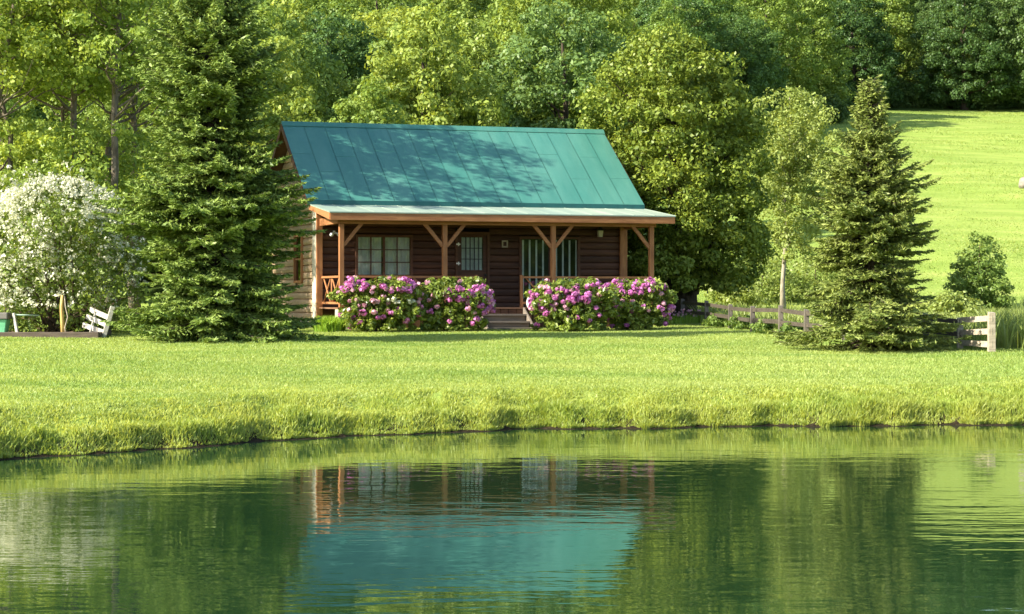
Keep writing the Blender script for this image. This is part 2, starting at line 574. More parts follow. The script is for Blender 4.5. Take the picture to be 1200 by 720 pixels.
# ------------------------------------------------------------------ water
m, nt, out = new_mat('pond water')
tc = N(nt, 'ShaderNodeTexCoord')
P = tc.outputs['Object']
w1 = noise(nt, P, 2.6, 3, 0.5, (0.42, 1.0, 1))
w2 = noise(nt, P, 9.0, 2, 0.5, (0.5, 1.0, 1))
w3 = noise(nt, P, 0.35, 2, 0.5, (0.6, 1.0, 1))
calm = N(nt, 'ShaderNodeMapRange')
nt.links.new(w3, calm.inputs['Value'])
calm.inputs['From Min'].default_value = 0.35
calm.inputs['From Max'].default_value = 0.65
calm.inputs['To Min'].default_value = 0.45
calm.inputs['To Max'].default_value = 1.25
s1 = N(nt, 'ShaderNodeMath', operation='MULTIPLY_ADD')
nt.links.new(w2, s1.inputs[0]); s1.inputs[1].default_value = 0.22
nt.links.new(w1, s1.inputs[2])
s2 = N(nt, 'ShaderNodeMath', operation='MULTIPLY')
nt.links.new(s1.outputs[0], s2.inputs[0]); nt.links.new(calm.outputs[0], s2.inputs[1])
b = N(nt, 'ShaderNodeBump')
b.inputs['Strength'].default_value = 1.0
b.inputs['Distance'].default_value = 0.0042
nt.links.new(s2.outputs[0], b.inputs['Height'])
p = N(nt, 'ShaderNodeBsdfPrincipled')
p.inputs['Base Color'].default_value = (0.010, 0.032, 0.012, 1)
p.inputs['Roughness'].default_value = 0.02
p.inputs['IOR'].default_value = 2.0
nt.links.new(b.outputs[0], p.inputs['Normal'])
nt.links.new(p.outputs[0], out.inputs['Surface'])
w = link_mesh('water', [(-300, -50, 0), (300, -50, 0), (300, 45, 0), (-300, 45, 0)], [(0, 1, 2, 3)], m)
w['kind'] = 'structure'

# ------------------------------------------------------------------ foliage builders
def unit(a):
    return a / np.maximum(np.linalg.norm(a, axis=-1, keepdims=True), 1e-9)


def leaf_cards(rng, C, Nrm, size, aspect=0.6, fold=0.18, sizevar=0.4, updir=None):
    """rhombic leaves: C centres, Nrm leaf normals; returns (n*4, 3)"""
    n = len(C)
    r = rng.normal(size=(n, 3)) if updir is None else updir + 0.5 * rng.normal(size=(n, 3))
    u = unit(np.cross(Nrm, np.cross(r, Nrm)))
    v = np.cross(Nrm, u)
    s = size * (1 + sizevar * rng.uniform(-1, 1, size=(n, 1)))
    a = C - u * s * 0.5
    c = C + u * s * 0.5
    m_ = C - u * s * 0.06 - Nrm * s * fold * 0.5
    b = m_ + v * s * aspect * 0.5 + Nrm * s * fold
    d = m_ - v * s * aspect * 0.5 + Nrm * s * fold
    return np.stack([a, b, c, d], 1).reshape(-1, 3)


def cluster_leaves(rng, centres, radii, n_per, size, squash=0.7, axis=None, out_bias=0.7, up_bias=0.45, rnd=0.6, aspect=0.6, sizevar=0.62):
    k = len(centres)
    n = k * n_per
    ci = np.repeat(np.arange(k), n_per)
    d = unit(rng.normal(size=(n, 3)))
    rr = rng.uniform(0.25, 1.0, size=(n, 1)) ** 0.6
    off = d * rr
    off[:, 2] *= squash
    C = centres[ci] + off * radii[ci][:, None]
    nrm = unit(out_bias * d + np.array([0, 0, up_bias]) + rnd * rng.normal(size=(n, 3)))
    return leaf_cards(rng, C, nrm, size, aspect, sizevar=sizevar)


def profile_points(rng, n, z0, z1, R, prof, lump=0.18, inner=0.35, cx=0.0, cy=0.0, tries=10):
    """cluster centres spread through a crown: prof(t) is the relative radius at relative height t"""
    ph = rng.uniform(0, 6.28, 6)
    def radius(t, a):
        l = 1 + lump * (np.sin(3 * a + ph[0] + 5 * t) + 0.7 * np.sin(5 * a + ph[1] - 9 * t) + 0.6 * np.sin(2 * a + ph[2] + 14 * t)) / 1.6
        return R * np.array([prof(u) for u in np.atleast_1d(t)]) * l
    pts = []
    pool_t = rng.uniform(0, 1, 60 * n)
    keep = rng.uniform(0, 1, 60 * n) < np.array([prof(t) for t in pool_t]) ** 1.4
    pool_t = pool_t[keep]
    i = 0
    pts = np.zeros((0, 3))
    while len(pts) < n and i + tries < len(pool_t):
        t = pool_t[i:i + tries]
        a = rng.uniform(0, 2 * math.pi, tries)
        q = np.sqrt(rng.uniform(inner ** 2, 1, tries))
        r = radius(t, a) * q
        c = np.stack([cx + r * np.cos(a), cy + r * np.sin(a), z0 + (z1 - z0) * t], 1)
        if len(pts):
            dd = np.linalg.norm(c[:, None] - pts[None], axis=2).min(1)
            c = c[np.argmax(dd)][None]
        else:
            c = c[:1]
        pts = np.concatenate([pts, c])
        i += tries
    return pts


def curve_pts(rng, a, b, n=5, sag=0.1, wobble=0.05):
    a, b = np.array(a, float), np.array(b, float)
    L = np.linalg.norm(b - a)
    t = np.linspace(0, 1, n)[:, None]
    p = a + (b - a) * t
    p[:, 2] += sag * L * np.sin(np.pi * t[:, 0])
    w = rng.normal(size=(n, 3)) * wobble * L
    w[0] = 0
    w[-1] *= 0.3
    return p + w


def trunk_mesh(rng, H, r0, top, lean=(0, 0), limbs=(), seg=9, flare=1.5, wob_=0.03):
    """tapered trunk up to height top plus limbs to the given points"""
    mb = MB()
    n = 9
    t = np.linspace(0, 1, n)
    path = np.stack([lean[0] * t ** 1.3, lean[1] * t ** 1.3, top * t - 0.15 * (t == 0)], 1)
    path[1:, :2] += rng.normal(size=(n - 1, 2)) * wob_ * top * 0.3
    rr = r0 * (1 - 0.8 * t) 
    rr[0] *= flare
    mb.tube(path, rr, seg)
    for c in limbs:
        hz = np.clip(c[2] - 0.45 * math.hypot(c[0], c[1]) - 0.3, 0.12 * top, 0.96 * top)
        k = hz / top
        s = np.array([np.interp(k, t, path[:, 0]), np.interp(k, t, path[:, 1]), hz])
        q = curve_pts(rng, s, c, 5, -0.06, 0.035)
        ra = r0 * (1 - 0.8 * k) * rng.uniform(0.3, 0.55)
        mb.tube(q, np.linspace(ra, ra * 0.22, 5), 5, cap=False)
    return mb


def round_prof(t):
    return float(max(0.0, math.sin(math.pi * min(1, max(0, 0.10 + 0.86 * t)) ** 0.85)) ** 0.62)


def egg_prof(t):
    return float((max(0.0, math.sin(math.pi * (0.12 + 0.86 * t) ** 0.62))) ** 0.7)


def dome_prof(t):
    return float((.86 + .28 * t) * max(0.0, 1 - t ** 3.2) ** .5)


def oval_prof(t):
    return float(max(0.0, 1 - ((t - .38) / .64) ** 2) ** .5)


def vase_prof(t):
    return float((max(0.0, math.sin(math.pi * (0.08 + 0.90 * t)))) ** 0.6 * (.62 + .5 * t))


def tall_prof(t):
    return float((max(0.0, math.sin(math.pi * (0.08 + 0.90 * t)))) ** 0.5)


def broadleaf(name, rng, H, R, base, mat, bark, n_cl, n_leaf, leaf, r0, prof=round_prof, cl_r=0.2, cx=0.0, cy=0.0, lean=(0, 0), lump=0.18, inner=0.35, n_limb=26, squash=0.7, trunk_top=0.85, cull=None, **kw):
    """returns (trunk mesh builder, crown mesh)"""
    C = profile_points(rng, n_cl, base, H - 0.4 * cl_r * R, R * (1 - 0.55 * cl_r), prof, lump, inner, cx, cy)
    if cull is not None:
        C = C[cull(C)]
    rad_ = cl_r * R * rng.uniform(0.7, 1.35, len(C))
    Vl = cluster_leaves(rng, C, rad_, n_leaf, leaf, squash, **kw)
    crown = fast_mesh(name + '_crown', Vl, 4)
    pick = C[rng.permutation(len(C))[:n_limb]]
    tr = trunk_mesh(rng, H, r0, H * trunk_top, lean, pick)
    return tr, crown


def spruce(rng, H, R, z0=0.12, whorl=0.24, n_br=8, sprig=0.20, dens=1.0, prof_pow=0.9, droop=0.25, width=0.30):
    """returns needle sprig quads and branch builder"""
    mb = MB()
    mb.tube([(0, 0, -0.15), (0, 0, H * 0.5), (0.0, 0, H * 0.99)], [0.028 * H, 0.016 * H, 0.004], 8)
    A, D, S = [], [], []
    z = z0
    while z < H * 0.985:
        t = z / H
        L0 = R * (1 - t) ** prof_pow * (0.82 + 0.18 * math.sin(z * 2.1 + 1)) + 0.05
        if t < 0.08:
            L0 *= 0.88 + t
        for k in range(n_br):
            a = rng.uniform(0, 2 * math.pi)
            L = L0 * rng.uniform(0.6, 1.14)
            if rng.uniform() < 0.06:
                L *= 1.15
            lift = np.interp(t, [0, 0.4, 0.8, 1.0], [-0.10, 0.0, 0.45, 1.3]) + rng.normal() * 0.08
            n = max(4, int(L / 0.12))
            s = np.linspace(0, 1, n)
            rr = L * s
            zz = z + rng.uniform(-0.24, 0.24) + L * (lift * s - droop * s ** 1.4 + (droop * 0.75) * s ** 3)
            dirv = np.array([math.cos(a), math.sin(a), 0])
            side = np.array([-math.sin(a), math.cos(a), 0])
            bend = rng.normal() * 0.08
            P = rr[:, None] * dirv + (bend * L * s ** 2)[:, None] * side
            P[:, 2] += zz
            mb.tube(P[::max(1, n // 4)], np.linspace(0.012 + 0.010 * L, 0.004, len(P[::max(1, n // 4)])), 4, cap=False)
            # sprigs: side twigs hold rows of needle tufts
            nt_ = int(max(8, 26 * L * dens))
            for j in range(nt_):
                q = rng.uniform(0.12, 1.0) ** 0.75
                base = np.array([np.interp(q, s, P[:, 0]), np.interp(q, s, P[:, 1]), np.interp(q, s, P[:, 2])])
                sg = 1 if j % 2 else -1
                tl = (0.06 + width * L * (1.05 - q) * rng.uniform(0.5, 1.15))
                tl = min(tl, 0.55)
                td = unit(dirv * rng.uniform(0.45, 1.0) + side * sg * rng.uniform(0.5, 1.0) + np.array([0, 0, rng.uniform(-0.45, 0.12)]))
                m_ = max(1, int(tl / (sprig * 0.45)))
                for i in range(m_):
                    c = base + td * tl * (i + 0.6) / m_
                    A.append(c)
                    D.append(unit(td + 0.35 * rng.normal(size=3)))
            # leader of the branch
            for q in np.linspace(0.5, 1.03, max(3, int(L * 9))):
                c = np.array([np.interp(q, s, P[:, 0]), np.interp(q, s, P[:, 1]), np.interp(q, s, P[:, 2])])
                A.append(c + dirv * (q > 1) * 0.04)
                D.append(unit(dirv + 0.4 * rng.normal(size=3)))
        z += whorl * (0.55 + 0.6 * (1 - t)) * rng.uniform(0.8, 1.2)
    # the tip
    for i in range(30):
        A.append(np.array([0, 0, H * (0.95 + 0.055 * i / 30)]) + rng.normal(size=3) * 0.015)
        D.append(unit(np.array([0, 0, 1.0]) + 0.6 * rng.normal(size=3)))
    A, D = np.array(A), np.array(D)
    n = len(A)
    nr = unit(np.cross(D, rng.normal(size=(n, 3))) + np.array([0, 0, 0.7]))
    v = unit(np.cross(nr, D))
    s = sprig * rng.uniform(0.7, 1.3, size=(n, 1))
    wv = s * 0.14
    a = A - D * s * 0.5
    c = A + D * s * 0.5
    droopv = np.array([0, 0, -1.0]) * s * 0.10
    b = A + v * wv + droopv
    d = A - v * wv + droopv
    return mb, fast_mesh('spruce_crown', np.stack([a, b, c, d], 1).reshape(-1, 3), 4)


# ------------------------------------------------------------------ cabin
TH = rad(18.0)
CT, ST = math.cos(TH), math.sin(TH)
P0 = (-4.525, 56.0)
CZ = 1.0            # base of the cabin
cabin = thing('cabin', 'dark brown log cabin with teal metal roof and open front porch across the pond', 'cabin', (P0[0], P0[1], CZ), TH)


def cab_world(a, b):
    return P0[0] + a * CT - b * ST, P0[1] + a * ST + b * CT


WL, WR, WF, WBK = -0.1, 8.86, 2.2, 8.4       # wall rectangle (a, a, b, b)
DECK = 0.6
EAVE_Z, RIDGE_Z = 4.53 - CZ, 6.9 - CZ
EB, RB, BB = 1.9, 5.3, 8.7                   # main roof: front eave, ridge, back eave
PITCH = (RIDGE_Z - EAVE_Z) / (RB - EB)


def roof_under(b):
    return EAVE_Z + PITCH * (min(b, 2 * RB - b) - EB) - 0.09


# front wall: rows of siding logs, split at the openings
openings = [(0.90, 2.56, 1.44, 2.60), (3.79, 4.79, 0.0, 2.71), (5.67, 7.50, 0.75, 2.60)]
mb = MB()
row = 0.19
z = 0.35
top = roof_under(WF)
while z < top:
    z1 = min(z + row, top)
    spans = [(WL, WR)]
    for (oa, ob, oz0, oz1) in openings:
        if z1 > oz0 + 0.02 and z < oz1 - 0.02:
            ns = []
            for (s0, s1) in spans:
                if oa > s0 and ob < s1:
                    ns += [(s0, oa), (ob, s1)]
                else:
                    ns.append((s0, s1))
            spans = ns
    for (s0, s1) in spans:
        # a log with a rounded face
        prof = [(0.0, 0.0), (-0.035, 0.02), (-0.05, row * 0.5), (-0.035, row - 0.02), (0.0, row)]
        n = len(mb.v)
        for a in (s0, s1):
            for (dy, dz) in prof:
                mb.v.append((a, WF + dy, min(z + dz, z1) ))
        for i in range(4):
            mb.f.append((n + i, n + 5 + i, n + 6 + i, n + 1 + i))
        mb.f.append((n + 4, n + 3, n + 2, n + 1, n))
        mb.f.append((n + 5, n + 6, n + 7, n + 8, n + 9))
    z += row
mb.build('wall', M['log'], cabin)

# dark sheet standing in for the unlit room behind the openings
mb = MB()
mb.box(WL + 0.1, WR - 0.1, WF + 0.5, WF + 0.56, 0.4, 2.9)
mb.build('room_dark_sheet', M['interior'], cabin)


def gable(a, sgn, mat, hole=None):
    mb = MB()
    z = 0.25
    while z < RIDGE_Z:
        z1 = z + row
        zm = z + row * 0.5
        def lim(zz):
            lo = max(WF, EB + (zz + 0.09 - EAVE_Z) / PITCH)
            return lo, min(WBK, 2 * RB - lo)
        l0, h0 = lim(z)
        l1, h1 = lim(z1)
        if h1 - l1 < 0.1:
            break
        spans = [(l0, h0, l1, h1)]
        if hole and z1 > hole[2] + 0.02 and z < hole[3] - 0.02:
            spans = [(l0, hole[0], l1, hole[0]), (hole[1], h0, hole[1], h1)]
        for (p0, q0, p1, q1) in spans:
            d = 0.045 * sgn
            pts = [((0), 0.0), (d, row * 0.12), (d * 1.25, row * 0.5), (d, row * 0.88), (0, row)]
            n = len(mb.v)
            for e in range(2):
                for (dx, dz) in pts:
                    tt = dz / row
                    bb = (p0 + (p1 - p0) * tt) if e == 0 else (q0 + (q1 - q0) * tt)
                    mb.v.append((a + dx, bb, z + dz))
            for i in range(4):
                mb.f.append((n + i, n + 5 + i, n + 6 + i, n + 1 + i))
        z += row
    # solid core
    mb2 = [(WF, 0.25), (WBK, 0.25), (WBK, roof_under(WBK)), (RB, RIDGE_Z - 0.1), (WF, roof_under(WF))]
    mb.poly([(a - 0.004 * sgn, p, q) for p, q in mb2])
    return mb.build('gable_wall', mat, cabin)


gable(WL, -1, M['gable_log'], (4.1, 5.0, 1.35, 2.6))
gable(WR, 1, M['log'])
mb = MB()
mb.box(WL, WR, WBK - 0.05, WBK, 0.25, roof_under(WBK))
mb.build('back_wall', M['log'], cabin)
# foundation
mb = MB()
mb.box(WL + 0.06, WR - 0.06, WF + 0.06, WBK - 0.06, -0.4, 0.34)
mb.build('foundation', M['concrete'], cabin)
# corner boards
for (a, mt, s) in ((WL - 0.065, 'trim_pale', 'corner_board'), ):
    mb = MB()
    mb.box(WL - 0.10, WL - 0.06, WF - 0.02, WF + 0.42, 0.2, top - 0.02)
    mb.build('corner_board', M['trim_pale'], cabin)
mb = MB()
mb.box(WL - 0.10, WL + 0.07, WF - 0.13, WF - 0.055, 0.3, top - 0.02)
mb.build('corner_board', M['timber'], cabin, bevel=0.01)
mb = MB()
mb.box(WR - 0.16, WR + 0.06, WF - 0.13, WF - 0.055, 0.3, top - 0.02)
mb.build('corner_board', M['timber'], cabin, bevel=0.01)

# main roof: panels with raised seams and staggered cross laps
RA0, RA1 = -0.5, 9.37
def roof_side(b0, b1, name):
    mb = MB()
    npan = 16
    wp = (RA1 - RA0) / npan
    L = math.hypot(b1 - b0, RIDGE_Z - EAVE_Z)
    nvec = Vector((0, -(RIDGE_Z - EAVE_Z) * (1 if b1 > b0 else -1), abs(b1 - b0))).normalized()
    def pt(a, s, h=0.0):
        q = Vector((a, b0 + (b1 - b0) * s, EAVE_Z + (RIDGE_Z - EAVE_Z) * s)) + nvec * h
        return tuple(q)
    rr = random.Random(3)
    for i in range(npan):
        a0, a1 = RA0 + i * wp + (.006 if i else 0), RA0 + (i + 1) * wp - (.006 if i < npan - 1 else 0)
        cuts = [0.0] + sorted(((0.36 if i % 2 else 0.62) + rr.uniform(-0.05, 0.05), )) + [1.0]
        for j in range(len(cuts) - 1):
            hb = 0.004 if j % 2 == 0 else 0.0
            ww = rr.uniform(0, 0.006)
            s0, s1 = cuts[j], cuts[j + 1]
            mid = (s0 + s1) / 2
            am = (a0 + a1) / 2
            # slightly oil-canned sheet
            rows = [s0, mid, s1]
            n = len(mb.v)
            for s in rows:
                for q, aa in enumerate((a0, am, a1)):
                    mb.v.append(pt(aa, s, hb + (ww + 0.004 if q == 1 and s == mid else 0)))
            for r_ in range(2):
                for c_ in range(2):
                    k = n + r_ * 3 + c_
                    mb.f.append((k, k + 1, k + 4, k + 3))
            if j < len(cuts) - 2:      # lap edge
                mb.hexa([pt(a0 + .02, s1 - 0.006, 0.0), pt(a1 - .02, s1 - 0.006, 0.0), pt(a1 - .02, s1 + 0.004, 0.0), pt(a0 + .02, s1 + 0.004, 0.0),
                         pt(a0 + .02, s1 - 0.006, 0.009), pt(a1 - .02, s1 - 0.006, 0.009), pt(a1 - .02, s1 + 0.004, 0.007), pt(a0 + .02, s1 + 0.004, 0.007)])
    # underside boarding
    mb.quad(pt(RA0, 0, -0.06), pt(RA0, 1, -0.06), pt(RA1, 1, -0.06), pt(RA1, 0, -0.06))
    return mb


roof = roof_side(EB, RB, 'roof').build('roof', M['roof'], cabin)
roof_side(BB, RB, 'roof').build('roof', M['roof'], cabin)
mb = MB()
mb.hexa([(RA0 - .01, RB - 0.16, RIDGE_Z - 0.09), (RA1 + .01, RB - 0.16, RIDGE_Z - 0.09), (RA1 + .01, RB + 0.16, RIDGE_Z - 0.09), (RA0 - .01, RB + 0.16, RIDGE_Z - 0.09),
         (RA0 - .01, RB - 0.03, RIDGE_Z + 0.05), (RA1 + .01, RB - 0.03, RIDGE_Z + 0.05), (RA1 + .01, RB + 0.03, RIDGE_Z + 0.05), (RA0 - .01, RB + 0.03, RIDGE_Z + 0.05)])
mb.build('ridge_cap', M['roof'], roof)
mb = MB()
mb.box(RA0, RA1, EB - 0.03, EB, EAVE_Z - 0.13, EAVE_Z - 0.002)
mb.build('eave_trim', M['roof_edge'], roof)
for a in (RA0 - 0.02, RA1):
    for (b0, b1) in ((EB, RB), (BB, RB)):
        mb = MB()
        t_ = 0.02
        mb.hexa([(a, b0, EAVE_Z - 0.2), (a + t_, b0, EAVE_Z - 0.2), (a + t_, b1, RIDGE_Z - 0.2), (a, b1, RIDGE_Z - 0.2),
                 (a, b0, EAVE_Z - 0.01), (a + t_, b0, EAVE_Z - 0.01), (a + t_, b1, RIDGE_Z - 0.01), (a, b1, RIDGE_Z - 0.01)])
        mb.build('bargeboard', M['trim_dark'], roof)
# rafter tails boards under the gable overhang are the dark soffit
for (a0, a1) in ((RA0 + 0.01, WL - 0.05), (WR + 0.05, RA1 - 0.01)):
    for (b0, b1) in ((EB + .02, RB), (BB - .02, RB)):
        mb = MB()
        mb.hexa([(a0, b0, EAVE_Z - 0.125), (a1, b0, EAVE_Z - 0.125), (a1, b1, RIDGE_Z - 0.125), (a0, b1, RIDGE_Z - 0.125),
                 (a0, b0, EAVE_Z - 0.10), (a1, b0, EAVE_Z - 0.10), (a1, b1, RIDGE_Z - 0.10), (a0, b1, RIDGE_Z - 0.10)])
        mb.build('soffit', M['trim_dark'], roof)

# porch roof
PA0, PA1, PB0 = -0.42, 9.38, -0.45
PZ0, PZ1 = 4.125 - CZ, 4.44 - CZ
mb = MB()
def ppt(a, s, h=0.0):
    return (a, PB0 + (WF - 0.06 - PB0) * s, PZ0 + (PZ1 - PZ0) * s + h)
npan = 16
for i in range(npan):
    a0 = PA0 + (PA1 - PA0) * i / npan
    a1 = PA0 + (PA1 - PA0) * (i + 1) / npan
    mb.hexa([ppt(a0, 0, -0.03), ppt(a1, 0, -0.03), ppt(a1, 1, -0.03), ppt(a0, 1, -0.03), ppt(a0, 0), ppt(a1, 0), ppt(a1, 1), ppt(a0, 1)])
for i in range(npan + 1):
    a = PA0 + (PA1 - PA0) * i / npan
    mb.hexa([ppt(a - .012, 0, 0.001), ppt(a + .012, 0, .001), ppt(a + .012, 1, .001), ppt(a - .012, 1, .001), ppt(a - .009, 0, .008), ppt(a + .009, 0, .008), ppt(a + .009, 1, .008), ppt(a - .009, 1, .008)])
proof = mb.build('porch_roof', M['porch_roof'], cabin)
mb = MB()
mb.box(PA0 + 0.02, PA1 - 0.02, PB0 + 0.012, PB0 + 0.05, PZ0 - 0.215, PZ0 - 0.032)
mb.build('fascia', M['timber_h'], proof)
for a in (PA0 + 0.005, PA1 - 0.045):
    mb = MB()
    mb.hexa([(a, PB0 + 0.05, PZ0 - 0.21), (a + .04, PB0 + 0.05, PZ0 - 0.21), (a + .04, WF - .14, PZ1 - 0.16), (a, WF - .14, PZ1 - 0.16),
             (a, PB0 + 0.05, PZ0 - 0.034), (a + .04, PB0 + 0.05, PZ0 - 0.034), (a + .04, WF - .14, PZ1 - 0.036), (a, WF - .14, PZ1 - 0.036)])
    mb.build('end_board', M['timber_h'], proof)
# rafters of the porch
for i in range(12):
    a = 0.05 + i * (8.74 / 11)
    mb = MB()
    mb.hexa([(a - .03, PB0 + 0.055, PZ0 - 0.15), (a + .03, PB0 + 0.055, PZ0 - 0.15), (a + .03, WF - .06, PZ1 - 0.15), (a - .03, WF - .06, PZ1 - 0.15),
             (a - .03, PB0 + 0.055, PZ0 - 0.034), (a + .03, PB0 + 0.055, PZ0 - 0.034), (a + .03, WF - .06, PZ1 - 0.034), (a - .03, WF - .06, PZ1 - 0.034)])
    mb.build('rafter', M['timber_h'], proof)
BEAM_T, BEAM_B = PZ0 - 0.15 + 0.05, PZ0 - 0.30
mb = MB()
mb.box(-0.12, 8.95, -0.07, 0.07, BEAM_B, BEAM_T - 0.02)
mb.build('beam', M['timber_h'], cabin, bevel=0.01)
for a in (-0.06, 8.88):
    mb = MB()
    mb.box(a - .06, a + .06, 0.075, WF - 0.14, BEAM_B, BEAM_T)
    mb.build('beam', M['timber_h'], cabin, bevel=0.01)

# posts with braces
POSTS = [0.0, 2.85, 5.94, 8.825]
for i, a in enumerate(POSTS):
    mb = MB()
    mb.box(a - .065, a + .065, -.065, .065, DECK, BEAM_B - 0.003)
    post = mb.build('post', M['timber'], cabin, bevel=0.012)
    for s in (-1, 1):
        if (i == 0 and s < 0) or (i == 3 and s > 0):
            continue
        pts = [(a + s * .05, 0, BEAM_B - 0.58), (a + s * .19, 0, BEAM_B - 0.42), (a + s * .36, 0, BEAM_B - 0.21), (a + s * .56, 0, BEAM_B + 0.02)]
        mb = MB()
        n = len(pts)
        for k in range(n - 1):
            pass
        # one swept square section
        vs = []
        for k in range(n):
            d = (Vector(pts[min(k + 1, n - 1)]) - Vector(pts[max(k - 1, 0)])).normalized()
            nn = Vector((-d.z, 0, d.x))
            for (w_, y_) in ((-.045, -.04), (.045, -.04), (.045, .04), (-.045, .04)):
                vs.append(tuple(Vector(pts[k]) + nn * w_ + Vector((0, y_, 0))))
        mb.v = vs
        for k in range(n - 1):
            for q in range(4):
                q2 = (q + 1) % 4
                mb.f.append((k * 4 + q, k * 4 + q2, k * 4 + 4 + q2, k * 4 + 4 + q))
        mb.f.append((3, 2, 1, 0)); mb.f.append(tuple((n - 1) * 4 + q for q in range(4)))
        mb.build('brace', M['timber_h'], post)

# deck and steps
mb = MB()
for k in range(15):
    b0 = -0.10 + k * 0.152
    mb.box(-0.12, 8.95, b0, b0 + 0.146, DECK - 0.04, DECK)
mb.build('deck', M['deck'], cabin)
mb = MB()
for k in range(40):
    a0 = -0.1 + k * 0.226
    mb.box(a0, a0 + 0.21, -0.075, -0.05, -0.1, DECK - 0.045)
mb.build('skirting', M['trim_dark'], cabin)
mb = MB()
mb.box(-0.10, 0.22, -0.09, 0.3, -0.3, DECK - 0.045)
mb.build('pier', M['concrete'], cabin)
st = None
for k, (zz, b0) in enumerate(((0.42, -0.42), (0.23, -0.74), (0.06, -1.06))):
    mb = MB()
    mb.box(3.75, 5.05, b0, b0 + 0.34, zz - 0.045, zz)
    mb.box(3.78, 5.02, b0 + 0.06, b0 + 0.09, zz - 0.19, zz - 0.048)
    mb.build('step', M['step'], cabin)
for a in (3.74, 5.06):
    mb = MB()
    mb.poly([(a - .02, -1.08, -0.2), (a - .02, -1.08, 0.05), (a - .02, -.1, 0.60), (a - .02, -.1, -.2)])
    mb.poly([(a + .02, -.1, -.2), (a + .02, -.1, 0.60), (a + .02, -1.08, 0.05), (a + .02, -1.08, -0.2)])
    mb.quad((a - .02, -1.08, 0.05), (a + .02, -1.08, 0.05), (a + .02, -.1, .6), (a - .02, -.1, .6))
    mb.quad((a - .02, -1.08, -.2), (a + .02, -1.08, -.2), (a + .02, -1.08, .05), (a - .02, -1.08, .05))
    mb.build('stringer', M['step'], cabin)

# railings: rustic crossed sticks
RT = 1.42


def railing(p, q, mat=None):
    p, q = Vector(p), Vector(q)
    L = (q - p).length
    d = (q - p) / L
    mb = MB()
    mb.bar(p + Vector((0, 0, RT)), q + Vector((0, 0, RT)), 0.10, 0.055)
    r = mb.build('railing', M['timber_h'], cabin)
    mb = MB()
    mb.bar(p + Vector((0, 0, DECK + 0.12)), q + Vector((0, 0, DECK + 0.12)), 0.07, 0.06)
    mb.build('bottom_rail', M['timber_h'], r)
    n = max(1, round(L / 0.95))
    for k in range(n):
        a, b_ = p + d * (L * k / n), p + d * (L * (k + 1) / n)
        mid = (a + b_) / 2
        lo, hi = DECK + 0.155, RT - 0.03
        for (u, v) in ((a + d * .10 + Vector((0, 0, hi)), b_ - d * .12 + Vector((0, 0, lo))), (a + d * .12 + Vector((0, 0, lo)), b_ - d * .10 + Vector((0, 0, hi))),
                       (b_ - d * .01 + Vector((0, 0, lo)), b_ - d * .02 + Vector((0, 0, hi)))):
            mb = MB()
            off = Vector((d.y, -d.x, 0)) * random.uniform(-.012, .012)
            mb.tube([u + off, (u + v) / 2 + off * 1.4, v + off], [0.022, 0.026, 0.022], 6)
            mb.build('stick', M['timber'], r, smooth=True)


railing((-0.02, WF - 0.14, 0), (-0.02, 0.07, 0))
railing((0.07, 0, 0), (2.78, 0, 0))
railing((2.92, 0, 0), (3.70, 0, 0))
railing((5.07, 0, 0), (5.87, 0, 0))
railing((6.01, 0, 0), (8.76, 0, 0))
railing((8.84, 0.07, 0), (8.84, WF - 0.14, 0))
for a in (3.74, 5.03):
    mb = MB()
    mb.box(a - .035, a + .035, -.045, .045, DECK, RT + 0.06)
    mb.build('newel_post', M['timber'], cabin, bevel=0.008)


def window(a0, a1, z0, z1, cols, rows, kind, name='window', frame_mat='trim_dark'):
    """frame round the opening, pane, glazing bars, and what hangs behind it"""
    fw = 0.07
    y = WF
    mb = MB()
    mb.box(a0 - fw, a0, y - 0.085, y + 0.06, z0 - fw, z1 + fw)
    mb.box(a1, a1 + fw, y - 0.085, y + 0.06, z0 - fw, z1 + fw)
    mb.box(a0, a1, y - 0.083, y + 0.058, z1, z1 + fw)
    mb.box(a0, a1, y - 0.083, y + 0.058, z0 - fw, z0)
    fr = mb.build(name, M[frame_mat], cabin)
    mb = MB()
    mb.box(a0, a1, y - 0.02, y - 0.012, z0, z1)
    mb.build('pane', M['glass'], fr)
    mb = MB()
    for i in range(1, cols):
        a = a0 + (a1 - a0) * i / cols
        wd = 0.03 if kind == 'curtain' and i == cols // 2 else 0.016
        mb.box(a - wd, a + wd, y - 0.036, y - 0.022, z0, z1)
    for j in range(1, rows):
        zz = z0 + (z1 - z0) * j / rows
        mb.box(a0, a1, y - 0.034, y - 0.024, zz - 0.012, zz + 0.012)
    if cols > 1 or rows > 1:
        mb.build('glazing_bar', M['trim_dark' if kind == 'curtain' else 'bar'], fr)
    return fr


def drape(a0, a1, z0, z1, y, mat, name, parent, amp=0.025, k=26):
    vs, fs = [], []
    n = int((a1 - a0) * 60)
    for i in range(n + 1):
        a = a0 + (a1 - a0) * i / n
        yy = y + amp * math.sin(a * k) + amp * 0.5 * math.sin(a * k * 2.3 + 1)
        vs += [(a, yy, z0), (a, yy, z1)]
    for i in range(n):
        fs.append((2 * i, 2 * i + 2, 2 * i + 3, 2 * i + 1))
    return link_mesh(name, vs, fs, mat, parent, True)


